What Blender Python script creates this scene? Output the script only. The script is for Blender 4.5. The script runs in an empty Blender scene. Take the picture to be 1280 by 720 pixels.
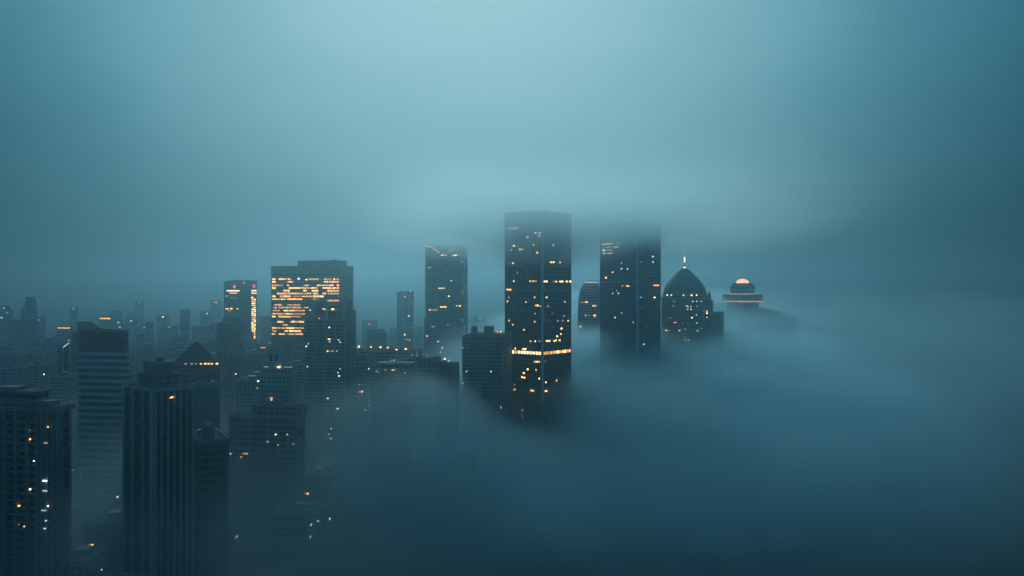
import bpy, math, random
from mathutils import Vector

rnd = random.Random(7)
S = bpy.context.scene
COL = S.collection
R = math.radians
F = 1100.0            # focal length in photograph pixels (photo is 1280 wide)
CAM_Z = 150.0         # camera height above the street

# ------------------------------------------------------------------ materials
def nodes_of(m):
    m.use_nodes = True
    nt = m.node_tree
    return nt, nt.nodes, nt.links

def surf(name, base, rough=0.7, var=0.25, scale=0.15, metallic=0.0, streak=1.0, spec=0.5):
    m = bpy.data.materials.new(name)
    nt, N, L = nodes_of(m)
    b = N['Principled BSDF']
    b.inputs['Roughness'].default_value = rough
    b.inputs['Metallic'].default_value = metallic
    b.inputs['Specular IOR Level'].default_value = spec
    tc = N.new('ShaderNodeTexCoord')
    mp = N.new('ShaderNodeMapping'); mp.inputs['Scale'].default_value = (1, 1, streak)
    nz = N.new('ShaderNodeTexNoise'); nz.inputs['Scale'].default_value = scale
    nz.inputs['Detail'].default_value = 5
    mr = N.new('ShaderNodeMapRange')
    mr.inputs['From Min'].default_value = 0.3; mr.inputs['From Max'].default_value = 0.7
    mr.inputs['To Min'].default_value = 1 - var; mr.inputs['To Max'].default_value = 1 + var
    mx = N.new('ShaderNodeMix'); mx.data_type = 'RGBA'; mx.blend_type = 'MULTIPLY'
    mx.inputs[0].default_value = 1.0
    mx.inputs[6].default_value = (*base, 1)
    L.new(tc.outputs['Object'], mp.inputs['Vector']); L.new(mp.outputs[0], nz.inputs['Vector'])
    L.new(nz.outputs['Fac'], mr.inputs['Value']); L.new(mr.outputs[0], mx.inputs[7])
    L.new(mx.outputs[2], b.inputs['Base Color'])
    return m

def glass(name, base, rough=0.18):
    # curtain wall glass: opaque, each bay a slightly different tint and gloss
    m = bpy.data.materials.new(name)
    nt, N, L = nodes_of(m)
    b = N['Principled BSDF']
    tc = N.new('ShaderNodeTexCoord')
    mp = N.new('ShaderNodeMapping'); mp.inputs['Scale'].default_value = (0.34, 0.34, 0.27)
    sn = N.new('ShaderNodeVectorMath'); sn.operation = 'FLOOR'
    wn = N.new('ShaderNodeTexWhiteNoise')
    mr = N.new('ShaderNodeMapRange'); mr.inputs['To Min'].default_value = 0.75; mr.inputs['To Max'].default_value = 1.3
    mx = N.new('ShaderNodeMix'); mx.data_type = 'RGBA'; mx.blend_type = 'MULTIPLY'; mx.inputs[0].default_value = 1
    mx.inputs[6].default_value = (*base, 1)
    rr = N.new('ShaderNodeMapRange'); rr.inputs['To Min'].default_value = rough * 0.85; rr.inputs['To Max'].default_value = rough * 1.3
    L.new(tc.outputs['Object'], mp.inputs['Vector']); L.new(mp.outputs[0], sn.inputs[0]); L.new(sn.outputs[0], wn.inputs['Vector'])
    L.new(wn.outputs['Value'], mr.inputs['Value']); L.new(mr.outputs[0], mx.inputs[7]); L.new(mx.outputs[2], b.inputs['Base Color'])
    L.new(wn.outputs['Value'], rr.inputs['Value']); L.new(rr.outputs[0], b.inputs['Roughness'])
    return m

def lamp(name, color, strength, vary=0.6, scale=0.6):
    # a lit interior or lamp: emission broken up by blinds, ceilings and furniture
    m = bpy.data.materials.new(name)
    nt, N, L = nodes_of(m)
    N.remove(N['Principled BSDF'])
    e = N.new('ShaderNodeEmission'); e.inputs['Color'].default_value = (*color, 1)
    g = N.new('ShaderNodeNewGeometry')
    nz = N.new('ShaderNodeTexNoise'); nz.inputs['Scale'].default_value = scale; nz.inputs['Detail'].default_value = 3
    oi = N.new('ShaderNodeObjectInfo')
    a = N.new('ShaderNodeMapRange')
    a.inputs['From Min'].default_value = 0.3; a.inputs['From Max'].default_value = 0.7
    a.inputs['To Min'].default_value = 1 - vary; a.inputs['To Max'].default_value = 1 + vary
    c = N.new('ShaderNodeMapRange'); c.inputs['To Min'].default_value = 0.35 * strength; c.inputs['To Max'].default_value = 1.6 * strength
    mu = N.new('ShaderNodeMath'); mu.operation = 'MULTIPLY'
    L.new(g.outputs['Position'], nz.inputs['Vector']); L.new(nz.outputs['Fac'], a.inputs['Value'])
    L.new(oi.outputs['Random'], c.inputs['Value'])
    L.new(a.outputs[0], mu.inputs[0]); L.new(c.outputs[0], mu.inputs[1]); L.new(mu.outputs[0], e.inputs['Strength'])
    L.new(e.outputs[0], N['Material Output'].inputs['Surface'])
    return m

M = dict(
    glass_navy=glass('navy curtain wall glass', (0.016, 0.034, 0.055)),
    glass_grey=glass('grey office glass', (0.020, 0.030, 0.038), 0.22),
    glass_dark=glass('dark window glass', (0.012, 0.016, 0.020), 0.12),
    black_panel=surf('black blank cladding', (0.012, 0.015, 0.018), 0.6, 0.2, 0.2, spec=.2),
    dark_metal=surf('dark anodised frame', (0.04, 0.05, 0.06), 0.45, 0.2, 0.3),
    mid_metal=surf('grey aluminium cladding', (0.14, 0.16, 0.175), 0.45, 0.15, 0.2),
    pale_metal=surf('pale aluminium strip', (0.42, 0.46, 0.48), 0.4, 0.15, 0.2),
    concrete=surf('weathered concrete', (0.24, 0.25, 0.25), 0.85, 0.3, 0.12, streak=0.25),
    dark_concrete=surf('stained dark concrete', (0.10, 0.11, 0.115), 0.85, 0.35, 0.12, streak=0.25),
    pale=surf('pale painted render', (0.38, 0.40, 0.40), 0.8, 0.22, 0.12, streak=0.2),
    white=surf('white facade band', (0.52, 0.54, 0.54), 0.75, 0.15, 0.2, streak=0.3),
    stone=surf('grey stone cladding', (0.20, 0.21, 0.215), 0.75, 0.25, 0.15, streak=0.3),
    bright=surf('bright aluminium strip', (0.85, 0.88, 0.88), 0.6, 0.1, 0.2),
    roof=surf('gravel and bitumen roof', (0.085, 0.09, 0.095), 0.95, 0.4, 0.25),
    slate=surf('dark slate roof', (0.05, 0.058, 0.065), 0.6, 0.3, 0.4),
    copper=surf('blue grey dome sheeting', (0.07, 0.095, 0.11), 0.5, 0.25, 0.3),
    steel=surf('painted steel', (0.16, 0.17, 0.18), 0.5, 0.2, 0.5),
    asphalt=surf('asphalt', (0.05, 0.052, 0.055), 0.9, 0.3, 0.2),
    pave=surf('concrete pavement', (0.10, 0.10, 0.098), 0.9, 0.25, 0.3),
    paint=surf('white road paint', (0.6, 0.6, 0.58), 0.8, 0.3, 0.6),
    ground=surf('city ground', (0.055, 0.058, 0.055), 0.95, 0.5, 0.02),
    leaf=surf('dark tree foliage', (0.035, 0.055, 0.03), 0.8, 0.5, 0.6),
    bark=surf('tree bark', (0.07, 0.055, 0.045), 0.9, 0.3, 1.0),
    warm=lamp('warm lit window', (1.0, 0.50, 0.15), 4.2),
    orange=lamp('orange lit window', (1.0, 0.40, 0.11), 2.6),
    pale_light=lamp('pale yellow lit window', (1.0, 0.72, 0.38), 3.3),
    cool_light=lamp('cool white lit window', (0.75, 0.92, 0.95), 1.5),
    dim=lamp('dim lit window', (0.9, 0.55, 0.28), 0.75),
    office=lamp('office ceiling light', (1.0, 0.50, 0.18), 1.9, 0.9, 0.35),
    white_light=lamp('white sign light', (1.0, 0.80, 0.50), 3.0, 0.3),
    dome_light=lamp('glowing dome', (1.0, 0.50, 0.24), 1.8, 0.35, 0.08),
    roof_glow=lamp('orange roof lamp', (1.0, 0.42, 0.10), 8.0, 0.1),
    red=lamp('red sign light', (0.9, 0.06, 0.14), 1.4, 0.2),
    redlamp=lamp('red aviation lamp', (1.0, 0.12, 0.08), 1.5, 0.1),
    sodium=lamp('sodium street lamp', (1.0, 0.42, 0.09), 14.0, 0.2),
    mercury=lamp('white street lamp', (0.85, 0.95, 0.9), 6.0, 0.2),
)

# ------------------------------------------------------------------ mesh helpers
def offset_poly(poly, d):
    n = len(poly); out = []
    for i in range(n):
        p0 = Vector(poly[i - 1]); p1 = Vector(poly[i]); p2 = Vector(poly[(i + 1) % n])
        e1 = (p1 - p0).normalized(); e2 = (p2 - p1).normalized()
        n1 = Vector((e1.y, -e1.x)); n2 = Vector((e2.y, -e2.x))
        b = (n1 + n2); k = b.length
        if k < 1e-6: out.append(tuple(p1 + n1 * d)); continue
        b /= k
        out.append(tuple(p1 + b * (d / max(0.3, b.dot(n1)))))
    return out

def rect(w, d, cx=0, cy=0):
    return [(cx - w / 2, cy - d / 2), (cx + w / 2, cy - d / 2), (cx + w / 2, cy + d / 2), (cx - w / 2, cy + d / 2)]

def ngon(r, n, cx=0, cy=0, a0=0):
    return [(cx + r * math.cos(a0 + 2 * math.pi * i / n), cy + r * math.sin(a0 + 2 * math.pi * i / n)) for i in range(n)]

class MB:
    def __init__(s, *mats):
        s.v, s.f, s.mi, s.mats, s.smooth = [], [], [], list(mats), []
    def face(s, idx, m=0, sm=False):
        s.f.append(idx); s.mi.append(m); s.smooth.append(sm)
    def prism(s, poly, z0, z1, m=0, top=None):
        n = len(poly); b = len(s.v)
        tp = top or poly
        s.v += [(x, y, z0) for x, y in poly] + [(x, y, z1) for x, y in tp]
        for i in range(n):
            j = (i + 1) % n
            s.face((b + i, b + j, b + n + j, b + n + i), m)
        s.face(tuple(range(b + n - 1, b - 1, -1)), m)
        s.face(tuple(range(b + n, b + 2 * n)), m)
        return s
    def box(s, cx, cy, z0, z1, w, d, m=0):
        return s.prism(rect(w, d, cx, cy), z0, z1, m)
    def bar(s, p, q, w, d, z0, z1, m=0):
        p = Vector(p); q = Vector(q); t = (q - p).normalized(); nn = Vector((t.y, -t.x))
        return s.prism([tuple(p - nn * d / 2), tuple(p + nn * d / 2), tuple(q + nn * d / 2), tuple(q - nn * d / 2)][::1], z0, z1, m) if w is None else s
    def tube(s, p, q, r0, r1=None, n=6, m=0):
        r1 = r0 if r1 is None else r1
        p = Vector(p); q = Vector(q); t = (q - p).normalized()
        a = t.orthogonal().normalized(); c = t.cross(a); b = len(s.v)
        for k, (o, r) in enumerate(((p, r0), (q, r1))):
            for i in range(n):
                an = 2 * math.pi * i / n
                s.v.append(tuple(o + a * (r * math.cos(an)) + c * (r * math.sin(an))))
        for i in range(n):
            j = (i + 1) % n
            s.face((b + i, b + j, b + n + j, b + n + i), m, True)
        s.face(tuple(range(b + n - 1, b - 1, -1)), m); s.face(tuple(range(b + n, b + 2 * n)), m)
        return s
    def lathe(s, prof, n=32, m=0, cx=0, cy=0, sm=True):
        b = len(s.v)
        for r, z in prof:
            for i in range(n):
                an = 2 * math.pi * i / n
                s.v.append((cx + r * math.cos(an), cy + r * math.sin(an), z))
        for k in range(len(prof) - 1):
            for i in range(n):
                j = (i + 1) % n
                s.face((b + k * n + i, b + k * n + j, b + (k + 1) * n + j, b + (k + 1) * n + i), m, sm)
        s.face(tuple(range(b + n - 1, b - 1, -1)), m)
        e = b + (len(prof) - 1) * n
        s.face(tuple(range(e, e + n)), m)
        return s
    def floors(s, poly, z0, z1, fh, band, off, m_core=0, m_band=1, fin=None, fin_off=0.0, fin_w=0.3, m_fin=1, edges=None):
        """glass core with a projecting spandrel band on every floor and optional upright fins"""
        s.prism(poly, z0, z1, m_core)
        if band:
            op = offset_poly(poly, off)
            z = z1 - 0.02
            while z - band > z0:
                s.prism(op, z - band, z, m_band); z -= fh
        if fin:
            n = len(poly)
            for i in range(n):
                if edges is not None and i not in edges: continue
                p = Vector(poly[i]); q = Vector(poly[(i + 1) % n]); L = (q - p).length; t = (q - p) / L
                nn = Vector((t.y, -t.x)); k = max(1, round(L / fin))
                for j in range(k + 1):
                    c = p + t * (L * j / k)
                    if j == 0: c = c + t * fin_w * .6
                    if j == k: c = c - t * fin_w * .6
                    a = c - t * fin_w / 2 - nn * 0.2; bb = c + t * fin_w / 2 - nn * 0.2
                    s.prism([tuple(bb), tuple(a), tuple(a + nn * (0.2 + fin_off)), tuple(bb + nn * (0.2 + fin_off))][::-1], z0, z1 - 0.05, m_fin)
        return s
    def parapet(s, poly, z, h=1.1, t=0.4, m=0):
        ip = offset_poly(poly, -t); n = len(poly); b = len(s.v)
        s.v += [(x, y, z) for x, y in poly] + [(x, y, z + h) for x, y in poly] + [(x, y, z + h) for x, y in ip] + [(x, y, z) for x, y in ip]
        for i in range(n):
            j = (i + 1) % n
            for k in range(3):
                s.face((b + k * n + i, b + k * n + j, b + (k + 1) * n + j, b + (k + 1) * n + i), m)
        return s
    def mesh(s, name):
        me = bpy.data.meshes.new(name)
        me.from_pydata(s.v, [], s.f)
        for m in s.mats: me.materials.append(m)
        me.polygons.foreach_set('material_index', s.mi)
        me.polygons.foreach_set('use_smooth', s.smooth)
        me.update()
        return me
    def build(s, name, parent=None):
        o = bpy.data.objects.new(name, s.mesh(name)); COL.objects.link(o)
        if parent is not None: o.parent = parent
        return o

def tag(o, label=None, cat=None, group=None, kind=None):
    if label: o['label'] = label
    if cat: o['category'] = cat
    if group: o['group'] = group
    if kind: o['kind'] = kind
    return o

def empty(name, loc, rz=0.0):
    o = bpy.data.objects.new(name, None); COL.objects.link(o)
    o.location = loc; o.rotation_euler = (0, 0, rz); o.empty_display_size = 1
    return o

_unit = {}
def unit_box(mat):
    if mat not in _unit:
        mb = MB(M[mat]); mb.box(0, 0, -0.5, 0.5, 1, 1)
        _unit[mat] = mb.mesh('window')
    return _unit[mat]

def copy_tree(o, parent=None):
    c = o.copy(); COL.objects.link(c)
    if parent is not None: c.parent = parent
    for ch in list(o.children): copy_tree(ch, c)
    return c

# ------------------------------------------------------------------ buildings
def ray(px, py):
    return (px - 640) / F, (360 - py) / F
def zat(py, D):
    return CAM_Z + (360 - py) * D / F

class Building:
    """A rectangular building whose nearest upright corner stands D metres out; phi is the turn of its street front."""
    def __init__(s, name, label, cat, l, c, r, D, phi, depth=None, group=None):
        p = R(phi); s.D, s.c = D, c
        dl = Vector((-math.cos(p), math.sin(p))); dr = Vector((math.sin(p), math.cos(p)))
        C = Vector(((c - 640) / F * D, D))
        k = (l - 640) / F; s.a = (k * D - C.x) / (dl.x - k * dl.y) if l < c else depth
        k = (r - 640) / F; s.b = (k * D - C.x) / (dr.x - k * dr.y) if (r > c and depth is None) else (depth or 30)
        assert s.a > 0 and s.b > 0, (name, label, s.a, s.b)
        s.C, s.rz = C, -p
        ctr = C + dl * s.a / 2 + dr * s.b / 2
        s.root = tag(empty(name, (ctr.x, ctr.y, 0), s.rz), label, cat, group)
        s.poly = rect(s.a, s.b)
        s.ctr = ctr
        s.n = 0
    def z(s, py): return zat(py, s.D)
    def w(s, p):
        v = Vector(p); c, q = math.cos(s.rz), math.sin(s.rz)
        return s.ctr + Vector((c * v.x - q * v.y, q * v.x + c * v.y))
    def hit(s, px, p0, p1):
        """distance along the face p0 -> p1 and depth at which the face is seen"""
        a = s.w(p0); b = s.w(p1); d = b - a; L = d.length; d /= L
        k = (px - 640) / F
        u = (k * a.y - a.x) / (d.x - k * d.y)
        return u, a.y + u * d.y
    def lit(s, px, py, wpx=2.2, hpx=1.8, mat='warm', face=None, out=0.25, thick=0.5, name='window', poly=None, fh=None, z0=0.0):
        poly = poly or s.poly
        if face is None: face = 0 if px <= s.c else 1
        p0 = Vector(poly[face]); p1 = Vector(poly[(face + 1) % len(poly)])
        u0, _ = s.hit(px - wpx / 2, p0, p1); u1, _ = s.hit(px + wpx / 2, p0, p1); u, Y = s.hit(px, p0, p1)
        L = (p1 - p0).length
        u0, u1 = max(0.3, min(L - 0.8, u0)), max(0.8, min(L - 0.3, u1))
        u = (u0 + u1) / 2
        z = zat(py, Y)
        if fh: z = z0 + (math.floor((z - z0) / fh) + 0.5) * fh
        t = (p1 - p0) / L; nn = Vector((t.y, -t.x))
        c = p0 + t * u + nn * (out - thick / 2)
        o = bpy.data.objects.new(name, unit_box(mat)); COL.objects.link(o)
        o.parent = s.root; o.location = (c.x, c.y, z)
        o.rotation_euler = (0, 0, math.atan2(t.y, t.x)); o.scale = (max(0.5, u1 - u0), thick, hpx * Y / F)
        s.n += 1
        return o
    def part(s, name, mb): return mb.build(name, s.root)
    def top(s, poly, z, h=1.1, t=0.4, m='concrete', roofm='roof'):
        s.part('roof', MB(M[roofm]).prism(offset_poly(poly, -t - 0.02), z - 0.3, z + 0.12))
        s.part('parapet', MB(M[m]).parapet(offset_poly(poly, 0.15), z - 0.02, h, t + 0.15))
    def antenna(s, x, y, z0, h, r=0.25):
        s.part('antenna', MB(M['steel']).tube((x, y, z0), (x, y, z0 + h), r, r * 0.4))
    def units(s, poly, z, n, seed=0, mat='steel'):
        q = random.Random(seed)
        xs = [p[0] for p in poly]; ys = [p[1] for p in poly]
        for i in range(n):
            w, d, h = q.uniform(1.6, 4), q.uniform(1.6, 4), q.uniform(1.0, 2.4)
            x = q.uniform(min(xs) + 3, max(xs) - 3); y = q.uniform(min(ys) + 3, max(ys) - 3)
            mb = MB(M[mat], M['dark_metal'])
            mb.box(x, y, z + .12, z + .12 + h, w, d, 0).box(x, y, z + .12 + h, z + .3 + h, w * .7, d * .7, 1)
            s.part('roof_unit', mb)

# ------------------------------------------------------------------ the twin dark towers
def twin(name, label, l, c, r, D, phi, py_top, fh=3.9):
    B = Building(name, label, 'tower', l, c, r, D, phi, group='twin dark glass towers')
    zt = B.z(py_top)
    mb = MB(M['glass_navy'], M['dark_metal'])
    mb.floors(B.poly, 0, zt, fh, 0.8, 0.10, 0, 1, fin=3.2, fin_off=0.12, fin_w=0.14)
    B.part('wall', mb)
    B.top(B.poly, zt, 2.4, 0.6, 'dark_metal')
    h = B.a / 2, B.b / 2
    B.part('corner_strip', MB(M['bright']).box(h[0] - .35, -h[1] + .35, 0, zt + 2.3, 1.9, 1.9))
    return B, zt

T1, T1z = twin('dark_tower', 'dark navy glass tower with a continuous lit floor, tallest of all', 631, 678, 714, 840, 38, 266)
T1.part('belt', MB(M['mid_metal']).prism(offset_poly(T1.poly, 0.3), T1.z(365.2), T1.z(363.2)))
pts = '''70,78,w3;83,78,w8;93,78,w3;127,107,w5;152,93,p3;160,93,p3;168,93,p3;165,103,p4;83,134,w7;76,147,w3;103,146,w5;111,146,w4;147,131,w6;210,132,w3;80,190,w3;68,190,d4;158,156,w5;
203,187,w6;211,187,w5;231,187,w3;95,221,d3;83,248,w4;136,248,w5;146,248,w6;154,248,d4;181,249,p5;188,249,p5;211,249,d6;219,249,w4;232,249,p5;239,249,p5;253,249,w5;264,249,w6;63,275,o7;71,275,o7;
122,315,w4;150,300,w4;188,300,w4;67,300,d3;63,313,w3;154,326,w4;160,326,w3;168,328,w3;247,314,w3;206,352,d3;193,328,d3;152,352,d3;151,378,w4;68,374,w3;80,388,w3;116,404,w5;236,400,w4;234,418,w3;222,425,w4;
240,375,d3;224,375,d3;257,375,w3;244,360,d3;137,441,w5;152,441,w3;165,441,d4;189,440,w5;197,440,w5;213,440,w4;218,438,w4;230,438,w5;74,436,w3;113,466,w4;120,466,w5;88,464,w3;
151,507,w4;158,507,w4;165,507,w4;184,505,d3;128,531,w4;155,533,w4;115,543,w5;110,556,w4;117,558,w4;165,561,w4;186,573,w4;220,567,w4;86,580,d3;86,596,w5;139,599,w4;145,600,w6;186,601,w7;95,634,d3;110,663,w4;110,681,w4'''
KM = dict(w='warm', p='pale_light', d='dim', o='orange', c='cool_light')
def put(B, txt, sx, ox, sy, oy, hpx=1.9, wk=1.0, face=None, **kw):
    for q in txt.replace('\n', '').split(';'):
        x, y, k = q.split(',')
        B.lit(ox + float(x) * sx, oy + float(y) * sy, float(k[1:]) * sx * wk, hpx, KM[k[0]], face=face, **kw)
put(T1, pts, 0.389, 610, 0.389, 255, 1.75, .95)
# the continuous lit floor, a row of bright windows round both faces
zb = T1.z(441.8)
def band_windows(B, face, n, z, h, mats, gap=0.22, inset=1.2):
    p0 = Vector(B.poly[face]); p1 = Vector(B.poly[(face + 1) % 4]); L = (p1 - p0).length; t = (p1 - p0) / L; nn = Vector((t.y, -t.x))
    st = (L - 2 * inset) / n
    for i in range(n):
        c = p0 + t * (inset + st * (i + .5))
        o = bpy.data.objects.new('window', unit_box(mats[i % len(mats)])); COL.objects.link(o)
        o.parent = B.root; o.location = (c.x, c.y, z); o.rotation_euler = (0, 0, math.atan2(t.y, t.x)); o.scale = (st * (1 - gap), 0.6, h)
band_windows(T1, 0, 12, zb, 2.7, ['pale_light', 'pale_light', 'pale_light', 'warm'], .36)
band_windows(T1, 1, 12, zb, 2.7, ['warm', 'orange', 'orange'], .36)

T2, T2z = twin('dark_tower', 'dark glass twin tower further back, its top dissolving into cloud', 750, 797, 826, 1010, 38, 280)
T2.part('belt', MB(M['mid_metal']).prism(offset_poly(T2.poly, 0.3), T2.z(353.4), T2.z(351.2)))
pts = '''180,142,p14;206,139,p30;250,139,d20;200,155,d22;240,155,d26;180,171,p12;208,171,d28;180,187,p11;210,186,d30;268,235,c6;268,264,c6;298,264,c6;224,281,w7;190,308,w8;260,330,d8;299,350,o14;424,203,c6;425,230,c7;365,229,d6;
441,347,o26;224,387,c6;244,373,c5;364,407,c7;433,407,w8;268,485,c6;235,507,c5;327,531,c7;378,641,c6;272,350,d7;253,387,c5'''
put(T2, pts, 0.25, 710, 0.25, 270, 1.6, 1.0)

# ------------------------------------------------------------------ round-shouldered tower between the twins
D = 1250
B = Building('round_tower', 'tapering round-shouldered tower standing between the two dark glass towers', 'tower', 722, 752, 758, D, 8)
zt = B.z(352)
mb = MB(M['glass_grey'], M['concrete'])
lev = [(0, 1.0), (B.z(400), 1.0), (B.z(385), .97), (B.z(372), .9), (B.z(362), .8), (B.z(355), .62), (zt, .45)]
hw = B.a / 2
for i in range(len(lev) - 1):
    z0, k0 = lev[i]; z1, k1 = lev[i + 1]
    P = lambda k: rect(B.a * k, B.b * min(1, k + .1), 0, 0)
    mb.prism(P(k0), z0, z1, 0, P(k1))
z = 4
def kk(z):
    for i in range(len(lev) - 1):
        if lev[i][0] <= z <= lev[i + 1][0]:
            f = (z - lev[i][0]) / (lev[i + 1][0] - lev[i][0]); return lev[i][1] * (1 - f) + lev[i + 1][1] * f
    return lev[-1][1]
while z < zt - 2:
    k = kk(z); mb.prism(offset_poly(rect(B.a * k, B.b * min(1, k + .1)), 0.35), z, z + 1.3, 1); z += 3.8
B.part('wall', mb)
B.part('roof', MB(M['slate']).prism(rect(hw * .9, B.b * .5), zt, zt + 2.2, 0, rect(hw * .75, B.b * .4)))
put(B, '88,431,o9;96,431,o7;70,432,d14;125,449,o8;136,449,o10;62,553,w10;88,497,o7;107,497,d6;133,497,o12;80,657,d16;115,657,d16;133,505,d8', 0.25, 710, 0.25, 270, 1.6, 1.0, face=0, out=.5)

# ------------------------------------------------------------------ pointed dome tower
D = 1150
B = Building('domed_tower', 'office tower crowned by a tall pointed dome with a lit spire', 'tower', 827, 879, 884, D, 20)
zs = B.z(373)
mb = MB(M['glass_grey'], M['dark_metal']); mb.floors(B.poly, 0, zs, 3.9, 1.1, 0.2, 0, 1, fin=3.4, fin_off=.25, fin_w=.2)
B.part('wall', mb)
B.part('cornice', MB(M['stone']).prism(offset_poly(B.poly, .8), zs - .5, zs + 1.2))
hR = 28.2 * D / F
prof = [(1.0, 0), (.985, .1), (.93, .25), (.86, .38), (.755, .5), (.62, .62), (.47, .74), (.31, .86), (.19, .94), (.08, 1.0)]
zd = B.z(334.5); n = 28
db = MB(M['copper'])
db.lathe([(hR * r, zs + 1.2 + (zd - zs - 1.2) * z) for r, z in prof], n)
for i in range(14):
    an = 2 * math.pi * i / 14
    pp = [(hR * r * 1.01, zs + 1.2 + (zd - zs - 1.2) * z) for r, z in prof]
    for (r0, z0), (r1, z1) in zip(pp[:-1], pp[1:]):
        db.tube((r0 * math.cos(an), r0 * math.sin(an), z0), (r1 * math.cos(an), r1 * math.sin(an), z1), .3, .3, 5)
B.part('dome', db)
zsp = B.z(315.5)
sp = B.part('spire', MB(M['steel']).tube((0, 0, zd - .5), (0, 0, zsp), .8, .15, 8))
MB(M['white_light']).tube((0, 0, B.z(327)), (0, 0, B.z(320)), .95, .75, 8).build('lamp', sp)
MB(M['white_light']).lathe([(.3, zd - .2), (1.5, zd + .3), (1.5, zd + 1.4), (.3, zd + 1.9)], 10).build('lamp', sp)
MB(M['cool_light']).lathe([(.2, zsp - .6), (.7, zsp), (.2, zsp + .6)], 8).build('lamp', sp)
put(B, '''297,345,c6;320,345,c6;345,345,c5;190,345,d6;264,372,p7;271,376,p5;287,374,c6;320,374,c6;268,390,c6;288,390,p6;318,422,c5;293,437,p8;197,465,o15;320,467,c5;147,509,w7;
162,509,d10;222,509,p8;255,502,c6;324,510,p7;343,497,c6;255,547,p7;253,562,p6;275,564,p7;225,612,c6;188,372,d6;170,440,d5;240,470,d5''', .2222, 800, .2222, 300, 1.5, 1.0)
for x, y in ((140, 310), (158, 310), (220, 310), (264, 310), (294, 310)):
    px, py = 800 + x * .2222, 300 + y * .2222
    an = math.asin(max(-.98, min(.98, (px - 855.5) / 28)))   # dormers round the foot of the dome
    wd = Vector((math.sin(an), -math.cos(an))); cz = math.cos(-B.rz); sz = math.sin(-B.rz)
    lx, ly = cz * wd.x - sz * wd.y, sz * wd.x + cz * wd.y
    o = bpy.data.objects.new('window', unit_box('pale_light')); COL.objects.link(o); o.parent = B.root
    o.location = (lx * hR * .985, ly * hR * .985, zs + 4.2); o.rotation_euler = (0, 0, math.atan2(lx, -ly)); o.scale = (1.5, 1.2, 1.5)
DOME = B
B = Building('pinnacle_block', 'stepped stone block with a small pinnacle beside the pointed dome', 'building', 880, 901, 904.5, 1160, 22)
z1, z2 = B.z(391), B.z(375)
mb = MB(M['glass_grey'], M['stone']); mb.floors(B.poly, 0, z1, 3.8, 1.3, .25, 0, 1, fin=3.0, fin_off=.3, fin_w=.5)
B.part('wall', mb); B.top(B.poly, z1, 1.0, .4, 'stone')
tw = rect(B.a * .42, B.a * .42, -B.a * .26, -B.b * .15)
B.part('turret', MB(M['stone'], M['glass_grey']).floors(tw, z1, z2, 3.6, 1.5, .25, 1, 0))
tp = rect(B.a * .22, B.a * .22, -B.a * .26, -B.b * .15)
B.part('pinnacle', MB(M['stone']).prism(tp, z2, z2 + 4).prism(offset_poly(tp, .4), z2 + 4, B.z(364), 0, rect(.5, .5, -B.a * .26, -B.b * .15)))
put(B, '377,400,o6;377,412,p7;377,435,p7', .2222, 800, .2222, 300, 1.5, face=0, out=.4)

# ------------------------------------------------------------------ tiered tower with a glowing half dome
D = 1600
B = Building('tiered_tower', 'tower with stacked round tiers under a glowing half dome', 'tower', 903, 921, 923.5, D, 22)
zt = B.z(392)
mb = MB(M['glass_grey'], M['concrete']); mb.floors(B.poly, 0, zt, 3.9, 1.2, .25, 0, 1, fin=3.2, fin_off=.3, fin_w=.5)
B.part('wall', mb)
cx = (926 - 912) * D / F * .98
u = D / F
def tier(r, z0, z1, name, lip=1.0):
    mb = MB(M['stone'], M['glass_grey']); mb.lathe([(r, z0), (r, z1)], 32, 1, cx, 10, False)
    for zz in (z0, (z0 + z1) / 2, z1 - 1.0): mb.lathe([(r + lip * .5, zz), (r + lip, zz + .3), (r + lip, zz + .9), (r + lip * .5, zz + 1.1)], 32, 0, cx, 10)
    for i in range(24):
        an = 2 * math.pi * i / 24; mb.tube((cx + r * math.cos(an), 10 + r * math.sin(an), z0), (cx + r * math.cos(an), 10 + r * math.sin(an), z1), .4, .4, 5, 0)
    return B.part(name, mb)
MBs = MB(M['glass_grey'], M['concrete'])
MBs.floors(ngon(24.5 * u * .8, 16, cx, 10), 0, B.z(379), 3.9, 1.2, .3, 0, 1)
B.part('shaft', MBs)
tier(24.5 * u, B.z(378.5), B.z(368), 'tier'); tier(15 * u, B.z(368), B.z(357), 'tier'); tier(12.5 * u, B.z(357), B.z(354), 'tier')
B.part('light_ring', MB(M['orange']).lathe([(24.5 * u + .6, B.z(377.4)), (24.5 * u + 1.3, B.z(377.2)), (24.5 * u + 1.3, B.z(376.2)), (24.5 * u + .6, B.z(376))], 40, 0, cx, 10, False))
B.part('light_ring', MB(M['dim']).lathe([(15 * u + .6, B.z(368)), (15 * u + 1.3, B.z(367.9)), (15 * u + 1.3, B.z(367.2)), (15 * u + .6, B.z(367.1))], 40, 0, cx, 10, False))
rr = 8.2 * u
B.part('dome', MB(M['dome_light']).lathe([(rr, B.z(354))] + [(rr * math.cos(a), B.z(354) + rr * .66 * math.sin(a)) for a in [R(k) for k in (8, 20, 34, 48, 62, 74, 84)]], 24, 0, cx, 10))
B.lit(911, 411.5, 2.5, 2, 'pale_light', face=0, out=.5); B.lit(908, 411.5, 1.6, 1.6, 'orange', face=0, out=.5)

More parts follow.
